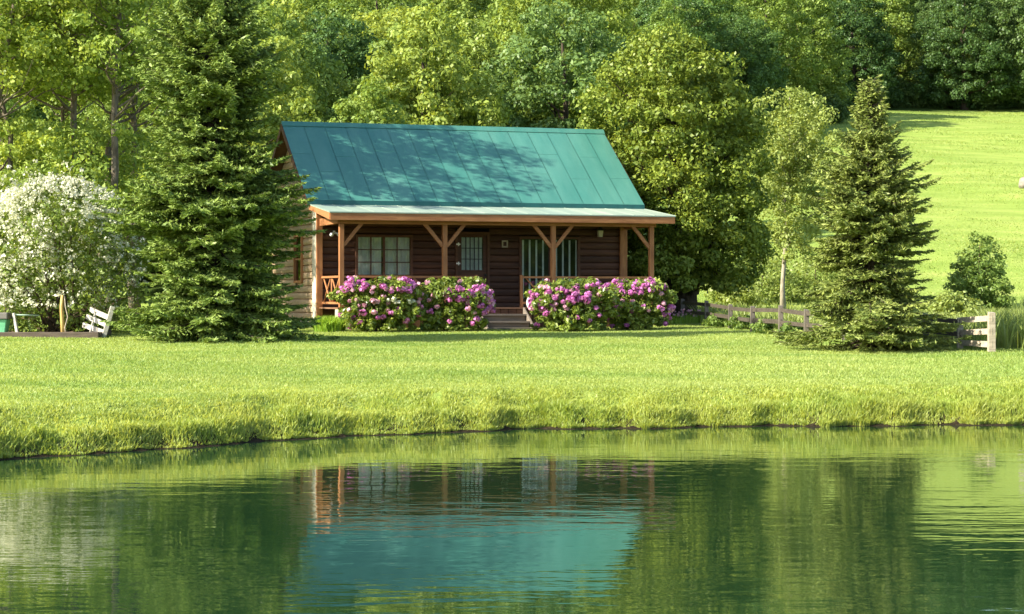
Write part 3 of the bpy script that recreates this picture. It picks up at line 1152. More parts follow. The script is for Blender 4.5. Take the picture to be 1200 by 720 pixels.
w1 = window(0.98, 2.48, 1.50, 2.54, 4, 3, 'curtain')
drape(0.98, 1.66, 1.5, 2.54, WF + 0.035, M['curtain'], 'curtain', w1)
drape(1.78, 2.48, 1.5, 2.54, WF + 0.035, M['curtain'], 'curtain', w1)
w2 = window(5.74, 7.43, 0.82, 2.53, 1, 1, 'blind')
for i in range(9):
    a = 5.78 + i * 0.2
    mb = MB()
    ang = 0.5
    mb.hexa([(a, WF + 0.015, 0.84), (a + .055, WF + 0.028, .84), (a + .055, WF + .032, .84), (a, WF + .019, .84), (a, WF + .015, 2.5), (a + .055, WF + .028, 2.5), (a + .055, WF + .032, 2.5), (a, WF + .019, 2.5)])
    if i not in (4, ):
        mb.build('blind_slat', M['blind'], w2)
mb = MB()
mb.box(6.56, 6.61, WF - 0.05, WF - 0.024, 0.82, 2.53)
mb.build('mullion', M['trim_dark'], w2)

# door
mb = MB()
mb.box(3.79, 3.86, WF - 0.08, WF + 0.04, DECK, 2.71)
mb.box(4.72, 4.79, WF - 0.08, WF + 0.04, DECK, 2.71)
mb.box(3.86, 4.72, WF - 0.078, WF + 0.038, 2.64, 2.71)
dframe = mb.build('door_frame', M['trim_dark'], cabin)
mb = MB()
DW = (3.97, 4.60, 1.64, 2.56)
mb.box(3.87, DW[0], WF - .045, WF, DECK + .01, 2.635)
mb.box(DW[1], 4.71, WF - .045, WF, DECK + .01, 2.635)
mb.box(DW[0], DW[1], WF - .044, WF - .001, DECK + .01, DW[2])
mb.box(DW[0], DW[1], WF - .044, WF - .001, DW[3], 2.635)
for q in range(2):
    zz = DECK + 0.12 + q * 0.46
    mb.box(3.97, 4.60, WF - .06, WF - .046, zz, zz + 0.36)
door = mb.build('door', M['log'], cabin)
mb = MB()
mb.box(DW[0], DW[1], WF - .026, WF - .02, DW[2], DW[3])
mb.build('pane', M['glass'], door)
mb = MB()
for i in range(1, 5):
    a = DW[0] + (DW[1] - DW[0]) * i / 5
    mb.box(a - .014, a + .014, WF - .05, WF - .03, DW[2], DW[3])
for j in (1, 2):
    zz = DW[2] + (DW[3] - DW[2]) * j / 3
    mb.box(DW[0], DW[1], WF - .048, WF - .032, zz - .01, zz + .01)
mb.build('glazing_bar', M['black'], door)
drape(DW[0], DW[1], DW[2], DW[3], WF + .05, M['blind'], 'curtain', door, 0.012, 40)
for zz in (2.36, 1.82):
    mb = MB()
    mb.box(3.80, 3.92, WF - .10, WF - .082, zz - .02, zz + .02)
    mb.tube([(3.865, WF - .105, zz - .05), (3.865, WF - .105, zz + .05)], 0.015, 8)
    mb.build('hinge', M['white'], door)
mb = MB()
mb.ball((4.655, WF - .09, 1.5), 0.035)
mb.tube([(4.655, WF - .045, 1.5), (4.655, WF - .085, 1.5)], .014, 8)
mb.build('knob', M['black'], door, True)

# gable window
mb = MB()
for q in ((4.03, 4.10, 1.28, 2.67), (5.0, 5.07, 1.28, 2.67)):
    mb.box(WL - .11, WL + .02, q[0], q[1], q[2], q[3])
mb.box(WL - .108, WL + .018, 4.1, 5.0, 2.6, 2.67)
mb.box(WL - .108, WL + .018, 4.1, 5.0, 1.28, 1.35)
gw = mb.build('window', M['timber'], cabin)
mb = MB()
mb.box(WL - .045, WL - .035, 4.1, 5.0, 1.35, 2.6)
mb.build('pane', M['glass'], gw)
mb = MB()
mb.box(WL - .07, WL - .05, 4.1, 5.0, 1.94, 1.98)
mb.build('glazing_bar', M['timber'], gw)
# lantern beside the wide window
mb = MB()
mb.box(8.02, 8.12, WF - .075, WF - .052, 2.66, 2.84)
lan = mb.build('wall_lantern', M['black'], cabin)
mb = MB()
mb.hexa([(8.015, WF - .21, 2.60), (8.125, WF - .21, 2.60), (8.125, WF - .10, 2.60), (8.015, WF - .10, 2.60), (7.995, WF - .23, 2.78), (8.145, WF - .23, 2.78), (8.145, WF - .08, 2.78), (7.995, WF - .08, 2.78)])
mb.build('lantern_glass', M['lamp_glass'], lan)
mb = MB()
mb.hexa([(7.97, WF - .25, 2.783), (8.17, WF - .25, 2.783), (8.17, WF - .078, 2.783), (7.97, WF - .078, 2.783), (8.04, WF - .18, 2.88), (8.1, WF - .18, 2.88), (8.1, WF - .13, 2.88), (8.04, WF - .13, 2.88)])
mb.build('lantern_cap', M['black'], lan)
# floodlight at the corner
mb = MB()
mb.tube([(0.30, WF - .05, 2.66), (0.30, WF - .12, 2.66)], .05, 10)
fl = mb.build('floodlight', M['white'], cabin, True)
for s in (-1, 1):
    mb = MB()
    mb.tube([(0.30 + s * .03, WF - .12, 2.64), (0.30 + s * .09, WF - .20, 2.60), (0.30 + s * .11, WF - .25, 2.585)], [.025, .05, .055], 10)
    mb.build('lamp_head', M['white'], fl, True)
# small plaque
mb = MB()
mb.box(5.15, 5.19, WF - .075, WF - .052, 2.28, 2.48)
mb.box(5.29, 5.33, WF - .075, WF - .052, 2.28, 2.48)
mb.box(5.19, 5.29, WF - .074, WF - .053, 2.44, 2.48)
mb.box(5.19, 5.29, WF - .074, WF - .053, 2.28, 2.32)
mb.build('wall_plaque', M['palewood'], cabin)

# pale pot at the foot of the porch railing
x_, y_ = cab_world(5.22, -0.20)
pot = thing('flower_pot', 'small rounded pale pot standing on the porch edge beside the steps', 'pot', (x_, y_, CZ + DECK - .02), TH)
mb = MB()
mb.tube([(0, 0, 0.0), (0, 0, .03), (0, 0, .12), (0, 0, .22), (0, 0, .28)], [.07, .09, .115, .10, .075], 16)
mb.build('vessel', M['white'], pot, True)
mb = MB()
mb.tube([(0, 0, .275), (0, 0, .30)], [.085, .085], 16)
mb.build('rim', M['white'], pot, True)

# ------------------------------------------------------------------ flowering bushes along the porch
def flower_bush(px0, px1, Y, top_py, seed, label, pinkness, extra_white=0, palef=0.5, vivid=()):
    rng = np.random.default_rng(seed)
    xc = ((px0 + px1) / 2 - 600) / F * Y
    R = (px1 - px0) / 2 / F * Y
    z0 = gz(xc, Y)
    H = CAMZ + (HOR - top_py) / F * Y - z0
    root = thing('flowering_bush', label, 'bush', (xc, Y, z0), 0, 'pink flowering bushes along the porch')
    def bprof(t):
        return float(min(1.0, 0.80 + 0.5 * t) * (1 - max(0, (t - 0.72) / 0.36) ** 2) ** 0.5)
    C = profile_points(rng, 150, 0.10, H - 0.05, 1.0, bprof, 0.20, 0.4, 0, 0, 8)
    C[:, 0] *= R * 0.95
    C[:, 1] *= 0.62
    rr = rng.uniform(.10, .20, len(C))
    Vl = cluster_leaves(rng, C, rr, 75, 0.105, 0.8, aspect=0.42, out_bias=0.7, up_bias=0.5)
    # young shoots standing above the crown
    obj_from('foliage', fast_mesh('bush_foliage', Vl, 4), M['bush_leaf'], root)
    mb = MB()
    for c in C[rng.permutation(len(C))[:16]]:
        mb.tube(curve_pts(rng, (c[0] * .15, c[1] * .15, -.05), c, 5, .05, .04), np.linspace(.02, .006, 5), 5)
    mb.build('stem', M['stem'], root)
    # trusses of petals on the outside
    def trusses(n, zlo, zhi, mat, name, size=.085, front=True, xr=(-1, 1), tilt=0.0):
        T = []
        while len(T) < n:
            a = rng.uniform(math.pi * 1.02, math.pi * 1.98) if front else rng.uniform(0, 6.28)
            t = rng.uniform(zlo, zhi)
            r = bprof(t)
            x = R * r * math.cos(a) * 1.0
            if not (xr[0] <= x / R <= xr[1]):
                continue
            y = 0.64 * r * math.sin(a) if t < 0.93 else rng.uniform(-.5, .3)
            y *= rng.uniform(.85, 1.06)
            T.append((x, y, H * t * rng.uniform(.96, 1.02)))
        T = np.array(T)
        rad_ = size * rng.uniform(.75, 1.25, len(T))
        Vp = cluster_leaves(rng, T, rad_, 26, .07, .8, aspect=.9, out_bias=1.3, up_bias=.2, rnd=.35)
        obj_from(name, fast_mesh(name, Vp, 4), mat, root)
    for (n, zl, zh, x0, x1) in vivid:
        trusses(n, zl, zh, M['pink'], 'blossoms', .085, True, (x0, x1))
    trusses(int(46 * palef), .35, 1.0, M['palepink'], 'pale_blossoms', .065)
    trusses(10, .08, .5, M['pink'], 'low_blossoms', .07)
    if extra_white:
        trusses(extra_white, .5, .62, M['petal_white'], 'white_blossoms', .045, True, (0.2, 0.9))
    return root


flower_bush(397, 494, 54.6, 326, 11, 'pink flowering bush nearest the cabin corner with white flecks among its leaves', 1, 9, .7, [(17, .80, .99, -1, -.25), (18, .74, .98, -.1, .95), (4, .2, .4, -.5, 0)])
flower_bush(482, 578, 55.0, 327, 12, 'pink flowering bush beside the porch steps with yellow green top', 1, 3, .55, [(22, .55, .86, -.1, .55), (22, .35, .9, .55, 1)])
flower_bush(621, 722, 55.6, 328, 13, 'broad pink flowering bush just past the porch steps under the wide window', 1, 0, .75, [(24, .55, .86, -.4, .35), (16, .45, .8, -1, -.4), (10, .8, .98, .2, .8)])
flower_bush(708, 788, 56.5, 328, 14, 'vivid pink topped bush below the end post of the porch near the dark tree trunk', 1, 0, .35, [(46, .76, .98, -.75, .75), (7, .3, .5, .4, 1)])


# ------------------------------------------------------------------ blade plants
def blades(rng, X, Y, Z, h, w, lean, mat, name, dirbias=None):
    n = len(X)
    a = rng.uniform(0, 2 * math.pi, n)
    h = h * rng.uniform(.55, 1.25, n)
    ld = rng.uniform(0, 2 * math.pi, n)
    le = lean * h * rng.uniform(.2, 1.2, n)
    base = np.stack([X, Y, Z], 1)
    sx = np.stack([np.cos(a), np.sin(a), np.zeros(n)], 1) * (w * rng.uniform(.7, 1.3, n))[:, None] * .5
    tip = base + np.stack([np.cos(ld) * le, np.sin(ld) * le, h], 1)
    if dirbias is not None:
        tip += np.array(dirbias) * h[:, None]
    Vt = np.stack([base - sx, base + sx, tip], 1).reshape(-1, 3)
    return fast_mesh(name, Vt, 3)


def blades2(rng, X, Y, Z, h, w, lean, name):
    """longer bending blades: a quad and a tip (as two quads)"""
    n = len(X)
    a = rng.uniform(0, 2 * math.pi, n)
    ld = rng.uniform(0, 2 * math.pi, n)
    le = lean * h * rng.uniform(.1, 1.1, n)
    base = np.stack([X, Y, Z], 1)
    sx = np.stack([np.cos(a), np.sin(a), np.zeros(n)], 1) * (w * rng.uniform(.7, 1.3, n))[:, None] * .5
    ldv = np.stack([np.cos(ld), np.sin(ld), np.zeros(n)], 1)
    mid = base + ldv * (le * .3)[:, None] + np.array([0, 0, 1]) * (h * .6)[:, None]
    tip = base + ldv * le[:, None] + np.array([0, 0, 1]) * h[:, None]
    q1 = np.stack([base - sx, base + sx, mid + sx * .8, mid - sx * .8], 1)
    q2 = np.stack([mid - sx * .8, mid + sx * .8, tip + sx * .1, tip - sx * .1], 1)
    return fast_mesh(name, np.concatenate([q1, q2]).reshape(-1, 3), 4)


rng = np.random.default_rng(21)
# lawn
n = 900000
Yl = rng.uniform(0, 1, n)
Yl = 22 + 42 * Yl ** 1.1
pxr = 635 + np.clip(rng.normal(0, 1, n), -2.2, 2.2) * 330 + rng.uniform(-560, 560, n)
Xl = (pxr - 600) / F * Yl
s = Yl - shore_y(Xl)
keep = rng.uniform(0, 1, n) < sstep(.4, 1.8, s)
Xl, Yl = Xl[keep], Yl[keep]
# keep out of the cabin footprint
la = (Xl - P0[0]) * CT + (Yl - P0[1]) * ST
lb = -(Xl - P0[0]) * ST + (Yl - P0[1]) * CT
keep = ~((la > -.2) & (la < 9.0) & (lb > -.1) & (lb < 8.5))
Xl, Yl = Xl[keep], Yl[keep]
patch = 0.5 + 0.5 * wob(Xl * 1.7, Yl * 1.1 + 3)
hl = (0.032 + 0.022 * patch)
lg = obj_from('lawn_grass', blades(rng, Xl, Yl, ground_z(Xl, Yl) - .005, hl, 0.02, 1.1, None, 'lawn_grass'), M['grass'])
lg['kind'] = 'stuff'
lg['label'] = 'short mown sunlit grass covering the lawn'
# bank
n = 440000
Xb = rng.uniform(-19, 20, n)
sb = rng.uniform(0, 1, n) ** 1.6 * 4.6
slope = np.where(Xb < -1, 1 / .75, 1.0)
Yb = shore_y(Xb) + (sb - 0.02) * slope
tuft = 0.5 + 0.5 * np.sin(Xb * 6.1 + 2 * np.sin(Yb * 3.0)) * np.sin(Yb * 4.3 + 1.5 * np.sin(Xb * 2.2))
keep = (rng.uniform(0, 1, n) < 0.45 + 0.6 * tuft) & (rng.uniform(0, 1, n) < np.interp(sb, [.7, 4.6], [1, 0.0]))
Xb, Yb, sb, tuft = Xb[keep], Yb[keep], sb[keep], tuft[keep]
hb = np.interp(sb, [0, .25, .6, 1.1, 1.8, 4.6], [.10, .145, .115, .066, .045, .032]) * (.6 + .7 * tuft) * (.75 + .5 * np.clip(.5 + wob(Xb * 1.6, Yb * 1.1), 0, 1.2)) * rng.uniform(.6, 1.3, len(Xb))
bg = obj_from('bank_grass', blades2(rng, Xb, Yb, ground_z(Xb, Yb) - .01, hb * .80, .017, .75, 'bank_grass'), M['bankgrass'])
bg['kind'] = 'stuff'
bg['label'] = 'long rough grass fringing the edge of the pond'
# tall weeds beyond the fence
n = 95000
Yw = rng.uniform(40, 76, n)
pw = np.where(rng.uniform(0, 1, n) < .6, rng.uniform(1090, 1750, n), rng.uniform(815, 1110, n))
Xw = (pw - 600) / F * Yw
# fence line in plan
fx = np.interp(pw, [800, 828, 915, 1125, 1165, 1330], [62.5, 59.8, 51.5, 45.0, 43.6, 41.5])
keep = (Yw > fx + .25 + np.where(pw > 1165, .8 * wob(Xw * 1.5, Yw * .3) + .3, 0)) & (rng.uniform(0, 1, n) < np.interp(pw, [1300, 1700], [1, .15])) & (rng.uniform(0, 1, n) < np.interp(Yw, [58, 76], [1, .12]))
Xw, Yw, pw, fx = Xw[keep], Yw[keep], pw[keep], fx[keep]
hw = np.interp(Yw - fx, [0, 1.5, 8, 20], [.5, .65, .5, .3]) * rng.uniform(.5, 1.3, len(Xw)) * np.where(pw > 1150, 1.15, .8)
wd = obj_from('meadow_weeds', blades2(rng, Xw, Yw, ground_z(Xw, Yw) - .02, hw, .035, .55, 'meadow_weeds'), M['weeds'])
wd['kind'] = 'stuff'
wd['label'] = 'tall pale weeds and long grass beyond the fence'

# meadow turf on the slope: tussocks seen from far off
n = 330000
Ym = 62 + 140 * rng.uniform(0, 1, n) ** 1.2
pm = rng.uniform(820, 1750, n)
Xm = (pm - 600) / F * Ym
em = np.interp(Ym, [84, 100, 137, 144, 152, 170, 197, 207], [600, 680, 740, 800, 880, 940, 1005, 1500])
tus = wob(Xm * .45, Ym * .28) + .7 * wob(Xm * 1.3 + 5, Ym * .8) + rng.normal(size=n) * .5
keep = (pm > em - 10) & (tus > -.2)
Xm, Ym, tus = Xm[keep], Ym[keep], tus[keep]
hm = np.interp(Ym, [62, 200], [.12, .26]) * (.6 + .5 * np.clip(tus, 0, 1.5))
mg = obj_from('meadow_grass', blades(rng, Xm, Ym, ground_z(Xm, Ym) - .01, hm * .42, .06, 1.6, None, 'meadow_grass'), M['grass'])
mg['kind'] = 'stuff'
mg['label'] = 'sunlit grass of the sloping meadow below the woods'

# bright clump at the cabin corner
def clump(x, y, R, H, nb, label, name='lily_clump', w=.03):
    rng = np.random.default_rng(int(abs(x) * 100))
    r = R * np.sqrt(rng.uniform(0, 1, nb))
    a = rng.uniform(0, 6.28, nb)
    X, Y = r * np.cos(a), r * np.sin(a)
    me = blades2(rng, X, Y, np.zeros(nb) - .02, H * rng.uniform(.6, 1.1, nb), w, .8, name)
    o = obj_from(name, me, M['clump_leaf'])
    o.location = (x, y, gz(x, y))
    return tag(o, label, 'plant')


x_ = (386 - 600) / F * 54.9
clump(x_, 54.9, .38, .42, 900, 'bright green clump of strappy leaves at the cabin corner')

# ------------------------------------------------------------------ main trees
def plant(name, label, cat, x, y, mb, crown, bark, leaf, group=None, rz=0.0):
    root = thing(name, label, cat, (x, y, gz(x, y)), rz, group)
    mb.build('trunk', M[bark], root, True)
    obj_from('crown', crown, M[leaf], root)
    return root


# left spruce
rng = np.random.default_rng(31)
mb, cr = spruce(rng, 9.1, 2.8, whorl=.165, n_br=15, sprig=.14, dens=2.0, prof_pow=.5, droop=.30, width=.36)
print('sprigs', len(cr.polygons))
plant('spruce_tree', 'tall broad dark green spruce standing close to the left gable of the cabin', 'tree', -6.87, 48.3, mb, cr, 'bark_dark', 'needle')
# right spruce
rng = np.random.default_rng(32)
mb, cr = spruce(rng, 5.6, 2.3, whorl=.14, n_br=13, sprig=.125, dens=2.0, prof_pow=.76, droop=.32, width=.36)
print('sprigs', len(cr.polygons))
plant('spruce_tree', 'smaller pointed olive spruce on the lawn in front of the rail fence', 'tree', 7.55, 44.6, mb, cr, 'bark_dark', 'needle_warm')

# golden broad tree behind the cabin's end
rng = np.random.default_rng(33)
Yt = 64.5
xt = 5.2
def off_roof(C):
    X, Yq = C[:, 0] + xt, C[:, 1] + Yt
    a_ = (X - P0[0]) * CT + (Yq - P0[1]) * ST
    b_ = -(X - P0[0]) * ST + (Yq - P0[1]) * CT
    zr = CZ + np.where(b_ < EB, 3.5, EAVE_Z + PITCH * (np.minimum(b_, 2 * RB - b_) - EB))
    zt = C[:, 2] + gz(xt, Yt)
    return ~((a_ < 9.95) & (b_ < 9.6) & (zt < zr + .75))
mb, cr = broadleaf('golden', rng, 8.85, 3.35, 1.15, None, None, 360, 340, .115, .34, oval_prof, .16, cx=-.45, cy=.2, lump=.10, inner=.3, n_limb=40, up_bias=.35, cull=off_roof)
plant('leafy_tree', 'large olive gold leafy tree with dark trunk behind the end of the cabin', 'tree', xt, Yt, mb, cr, 'bark_dark', 'golden_leaf')
# birch
rng = np.random.default_rng(34)
mb, cr = broadleaf('birch', rng, 7.7, 1.7, 1.9, None, None, 165, 150, .10, .085, vase_prof, .20, cx=.35, lump=.42, inner=.15, n_limb=30, lean=(.3, 0), trunk_top=.95, squash=.9)
xb_ = (918 - 600) / F * 71
plant('slender_tree', 'slim pale trunked tree with airy light leaves between the spruce and the golden tree', 'tree', xb_, 71, mb, cr, 'bark_pale', 'birch_leaf')
# field bush
rng = np.random.default_rng(35)
mb, cr = broadleaf('field', rng, 2.75, 1.12, .05, None, None, 90, 130, .09, .06, egg_prof, .24, lump=.10, n_limb=14)
plant('field_bush', 'rounded dark green bush standing alone in the sunny meadow behind the fence end', 'bush', (1148 - 600) / F * 67, 67, mb, cr, 'stem', 'meadow_bush_leaf')
# low meadow shrubs behind the fence
for k, (px, Y, R, H, lab) in enumerate(((862, 74, 1.0, 1.1, 'yellow green thicket in the gap just past the golden tree'), (893, 77, 1.2, 2.0, 'light green thicket around the foot of the pale trunked tree'), (1118, 62, .9, .95, 'pale low thicket behind the two fence posts'), (955, 78, 1.5, 1.9, 'light green thicket half hidden by the olive spruce'))):
    rng = np.random.default_rng(60 + k)
    mb, cr = broadleaf('thicket', rng, H, R, .05, None, None, 60, 90, .10, .04, round_prof, .28, lump=.2, n_limb=10)
    plant('meadow_shrub', lab, 'shrub', (px - 600) / F * Y, Y, mb, cr, 'stem', 'birch_leaf')

# white blossom shrub
rng = np.random.default_rng(36)
Yw_ = 52.5
xw_ = (66 - 600) / F * Yw_
root = thing('blossom_shrub', 'big rounded shrub covered in white blossom beside the slatted bench', 'shrub', (xw_, Yw_, gz(xw_, Yw_)))
Hs, Rs = 3.85, 2.12
C = profile_points(rng, 210, .12, Hs - .2, Rs * .93, dome_prof, .30, .45)
for (hx, hy, hz_, hr) in ((-.75, -.2, 3.75, .55), (.35, .1, 3.55, .45), (-1.9, -.2, 2.3, .6), (1.75, -.2, 1.7, .5), (1.2, -.5, 2.7, .5), (-.2, -1.6, 2.2, .6)):
    C = np.concatenate([C, np.array([hx, hy, hz_]) + rng.normal(size=(9, 3)) * hr * .5])
rr = Rs * .15 * rng.uniform(.7, 1.3, len(C))
obj_from('foliage', fast_mesh('shrub_foliage', cluster_leaves(rng, C, rr, 90, .085, .8), 4), M['white_bush_leaf'], root)
mb = MB()
for c in C[rng.permutation(len(C))[:26]]:
    a_ = rng.uniform(0, 6.28)
    mb.tube(curve_pts(rng, (.25 * math.cos(a_), .25 * math.sin(a_), -.08), c, 5, .06, .04), np.linspace(.045, .008, 5), 5)
mb.build('stem', M['stem'], root, True)
# blossom: outside of the crown, thinner low on the shaded side
k = 2300
tt = rng.uniform(.10, 1, k)
aa = rng.uniform(0, 6.28, k)
pr = np.array([dome_prof(t) for t in tt])
q = rng.uniform(.78, 1.06, k) * (1 + .10 * np.sin(3 * aa + 7 * tt) + .07 * np.sin(7 * aa - 11 * tt))
B = np.stack([Rs * pr * q * np.cos(aa), Rs * pr * q * np.sin(aa), .35 + (Hs - .3) * tt], 1)
wgt = np.clip(.48 + .42 * tt - .42 * B[:, 0] / Rs, .10, 1)
lumpy = .5 + .5 * np.sin(B[:, 0] * 3.1 + 1.0) * np.sin(B[:, 2] * 3.4 + .5) + .35 * np.sin(B[:, 0] * 7 + B[:, 2] * 5)
B = B[rng.uniform(0, 1, k) < wgt * np.clip(.42 + .9 * lumpy, .2, 1.2)]
extra = C[-54:][rng.integers(0, 54, 300)] + rng.normal(size=(300, 3)) * .2
B = np.concatenate([B, extra[extra[:, 1] < .8]])
Vb = cluster_leaves(rng, B, .12 * rng.uniform(.5, 1.5, len(B)), 13, .052, .75, aspect=.95, out_bias=.9, up_bias=.6, rnd=.5)
obj_from('blossoms', fast_mesh('blossoms', Vb, 4), M['petal_white'], root)

# tall near trees on the left
near = [(-26, 57.0, 12.5, 2.7, (1.2, .3), .20), (12, 60.5, 13.0, 2.6, (-1.0, .3), .20), (38, 57.5, 12.0, 2.3, (-1.6, .0), .15), (60, 62.5, 12.5, 2.4, (.5, .5), .14),
        (86, 58.5, 13.2, 2.7, (.15, .0), .19), (112, 61.0, 12.6, 2.6, (1.0, .3), .21), (131, 57.0, 13.0, 2.5, (.1, .2), .18), (160, 64.5, 13.0, 2.8, (-.4, .3), .2)]
labels = ['grey trunked leafy tree leaning inward at the very edge of the left woods', 'tall leafy tree leaning left with a thick grey trunk over the blossom shrub', 'thin leafy tree bending hard left above the blossom shrub',
          'slender leafy tree with mossy thin trunk over the blossom shrub', 'tall straight leafy tree with sunlit pale grey trunk above the blossom shrub', 'leafy tree with thick trunk leaning towards the tall spruce',
          'upright leafy tree with brown lit trunk close to the tall spruce', 'leafy tree half hidden just behind the top of the tall spruce']
for k, ((px, Y, H, R, lean, r0), lab) in enumerate(zip(near, labels)):
    rng = np.random.default_rng(80 + k)
    # two storeys of foliage: a low skirt and the high crown, bare trunk between
    C1 = profile_points(rng, 74, 6.6, H - .4, R, round_prof, .2, .2, lean[0] * .75, lean[1] * .75)
    C2 = profile_points(rng, 26, 3.1, 5.6, R * .9, round_prof, .2, .3, lean[0] * .3, 0)
    C = np.concatenate([C1, C2])
    rr = .5 * rng.uniform(.7, 1.4, len(C))
    cr = fast_mesh('near_crown', cluster_leaves(rng, C, rr, 170, .115, .55, up_bias=.5), 4)
    mb = trunk_mesh(rng, H, r0 * .78, H * .88, lean, C[rng.permutation(len(C))[:34]], wob_=.02)
    x = (px - 600) / F * Y
    plant('tall_tree', lab, 'tree', x, Y, mb, cr, 'bark', 'near_leaf')

# ------------------------------------------------------------------ wooded hillside
protos = []
specs = [('hill_a', 10.5, 3.7, round_prof), ('hill_a', 9.5, 3.3, egg_prof), ('hill_b', 9.5, 3.5, round_prof), ('hill_b', 8.5, 3.3, egg_prof),
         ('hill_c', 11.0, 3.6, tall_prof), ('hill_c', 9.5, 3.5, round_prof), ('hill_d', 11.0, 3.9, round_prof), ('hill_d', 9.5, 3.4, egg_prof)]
for k, (lm, H, R, pf) in enumerate(specs):
    rng = np.random.default_rng(200 + k)
    mb, cr = broadleaf('hill%d' % k, rng, H, R, .8, None, None, 230, 190, .155, .2, pf, .15, lump=.26, inner=.5, n_limb=22, up_bias=.5, out_bias=.9)
    crown_me = cr
    crown_me.materials.append(M[lm])
    tmp = mb.build('trunk', M['bark_dark'], None, True)
    protos.append((tmp, crown_me, lm))

rng = np.random.default_rng(77)
spots = []
Y = 79.0
while Y < 330:
    sp = np.interp(Y, [79, 120, 200, 330], [5.6, 6.8, 9.2, 14.0])
    lo, hi = -190, 1480
    x = (lo - 600) / F * Y + rng.uniform(0, sp)
    xe = (hi - 600) / F * Y
    while x < xe:
        xx = x + rng.uniform(-.3, .3) * sp
        yy = Y + rng.uniform(-.35, .35) * sp
        if in_forest(xx, yy):
            z = gz(xx, yy)
            px, pyb = to_px(xx, yy, z)
            if pyb > -75:
                spots.append((xx, yy, z, px, pyb))
        x += sp
    Y += sp * .95
used = set()
def zone(px, y, py, lm):
    hue = {'hill_a': 'mid green', 'hill_b': 'yellow green', 'hill_c': 'blue green', 'hill_d': 'deep green'}[lm]
    if px < 330 :
        if y < 140:
            return hue + ' leafy tree on the slope behind the tall trees and the big spruce', 'trees behind the tall left trees'
        return hue + ' leafy tree high in the woods above the big spruce', 'trees high above the big spruce'
    if y < 140:
        if px < 520:
            return hue + ' leafy tree on the slope above the spruce end of the teal roof', 'trees above the roof near the spruce'
        return hue + ' leafy tree on the slope between the teal roof and the golden tree', 'trees above the roof near the golden tree'
    if px < 640:
        return hue + ' leafy tree high in the woods over the teal roof', 'trees high above the roof'
    if y < 207:
        return hue + ' leafy tree where the woods come down to the meadow beyond the golden tree', 'trees along the meadow'
    if px < 880:
        return hue + ' tree high in the woods over the golden tree', 'trees high above the golden tree'
    return hue + ' tree in the shaded woods along the top of the meadow', 'dark trees at the top of the meadow'


for i, (x, y, z, px, py) in enumerate(spots):
    u = rng.uniform() + (.5 if (y < 207 and px < 1010) else 0)
    dark = np.interp(px, [560, 860, 960, 1200], [.04, .2, .55, .6]) if y > 165 else np.interp(px, [0, 600, 900], [.05, .04, .25])  # more dark-leaved trees towards top right, in place of the hill's shade
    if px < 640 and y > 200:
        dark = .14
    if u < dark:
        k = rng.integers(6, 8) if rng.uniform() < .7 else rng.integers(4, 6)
    else:
        v = rng.uniform()
        k = rng.integers(2, 4) if v < (.50 if px < 640 else .36) else (rng.integers(0, 2) if v < .88 else rng.integers(4, 6))
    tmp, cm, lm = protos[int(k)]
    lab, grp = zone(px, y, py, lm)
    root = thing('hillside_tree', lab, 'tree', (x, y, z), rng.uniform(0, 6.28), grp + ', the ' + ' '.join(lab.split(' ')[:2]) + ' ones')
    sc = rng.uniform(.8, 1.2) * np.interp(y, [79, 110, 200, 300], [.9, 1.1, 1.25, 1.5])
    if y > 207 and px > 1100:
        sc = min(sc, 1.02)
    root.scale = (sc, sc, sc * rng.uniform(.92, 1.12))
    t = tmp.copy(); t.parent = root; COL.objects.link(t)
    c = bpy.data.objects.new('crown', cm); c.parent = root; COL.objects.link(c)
# trees on the opposite bank, seen only in the cabin's window panes
for i in range(11):
    tmp, cm, lm = protos[(0, 2, 1, 4, 3, 5)[i % 6]]
    x, y = 26 + 6.2 * i + rng.uniform(-1, 1), 2 - 4.2 * i + rng.uniform(-2, 2)
    root = thing('bank_tree', 'leafy tree on the opposite bank, showing only as a reflection in the cabin windows', 'tree', (x, y, gz(x, y)), rng.uniform(0, 6.28), 'trees on the opposite bank')
    t = tmp.copy(); t.parent = root; COL.objects.link(t)
    c = bpy.data.objects.new('crown', cm); c.parent = root; COL.objects.link(c)
for (tmp, cm, lm) in protos:
    bpy.data.objects.remove(tmp)
print('hillside trees', len(spots))

# understorey shrubs at the wood's edge by the meadow's top
k = 0
rng = np.random.default_rng(91)
mb, cr = broadleaf('edge', rng, 2.6, 1.7, .05, None, None, 60, 80, .2, .05, round_prof, .3, lump=.2, n_limb=10)
cr.materials.append(M['hill_d'])
tmp = mb.build('trunk', M['stem'], None, True)
for px in np.arange(840, 1300, 26):
    y = float(np.interp(px, [840, 900, 940, 1005, 1030, 1300], [141, 152, 167, 195, 204, 206]))
    x = (px + rng.uniform(-6, 6) - 600) / F * y
    root = thing('edge_shrub', 'dark low shrub at the foot of the woods along the top of the meadow', 'shrub', (x, y, gz(x, y)), rng.uniform(0, 6.28), 'shrubs at the edge of the woods')
    s_ = rng.uniform(.7, 1.3)
    root.scale = (s_, s_, s_)
    t = tmp.copy(); t.parent = root; COL.objects.link(t)
    c = bpy.data.objects.new('crown', cr); c.parent = root; COL.objects.link(c)
bpy.data.objects.remove(tmp)

# ------------------------------------------------------------------ fence
def fence_post(P, h, w=.13, mat='greywood'):
    mb = MB()
    mb.hexa([(P[0] - w / 2, P[1] - w / 2, P[2] - .15), (P[0] + w / 2, P[1] - w / 2, P[2] - .15), (P[0] + w / 2, P[1] + w / 2, P[2] - .15), (P[0] - w / 2, P[1] + w / 2, P[2] - .15),
             (P[0] - w * .46, P[1] - w * .46, P[2] + h), (P[0] + w * .46, P[1] - w * .46, P[2] + h - .015), (P[0] + w * .46, P[1] + w * .46, P[2] + h), (P[0] - w * .46, P[1] + w * .46, P[2] + h + .01)])
    return mb


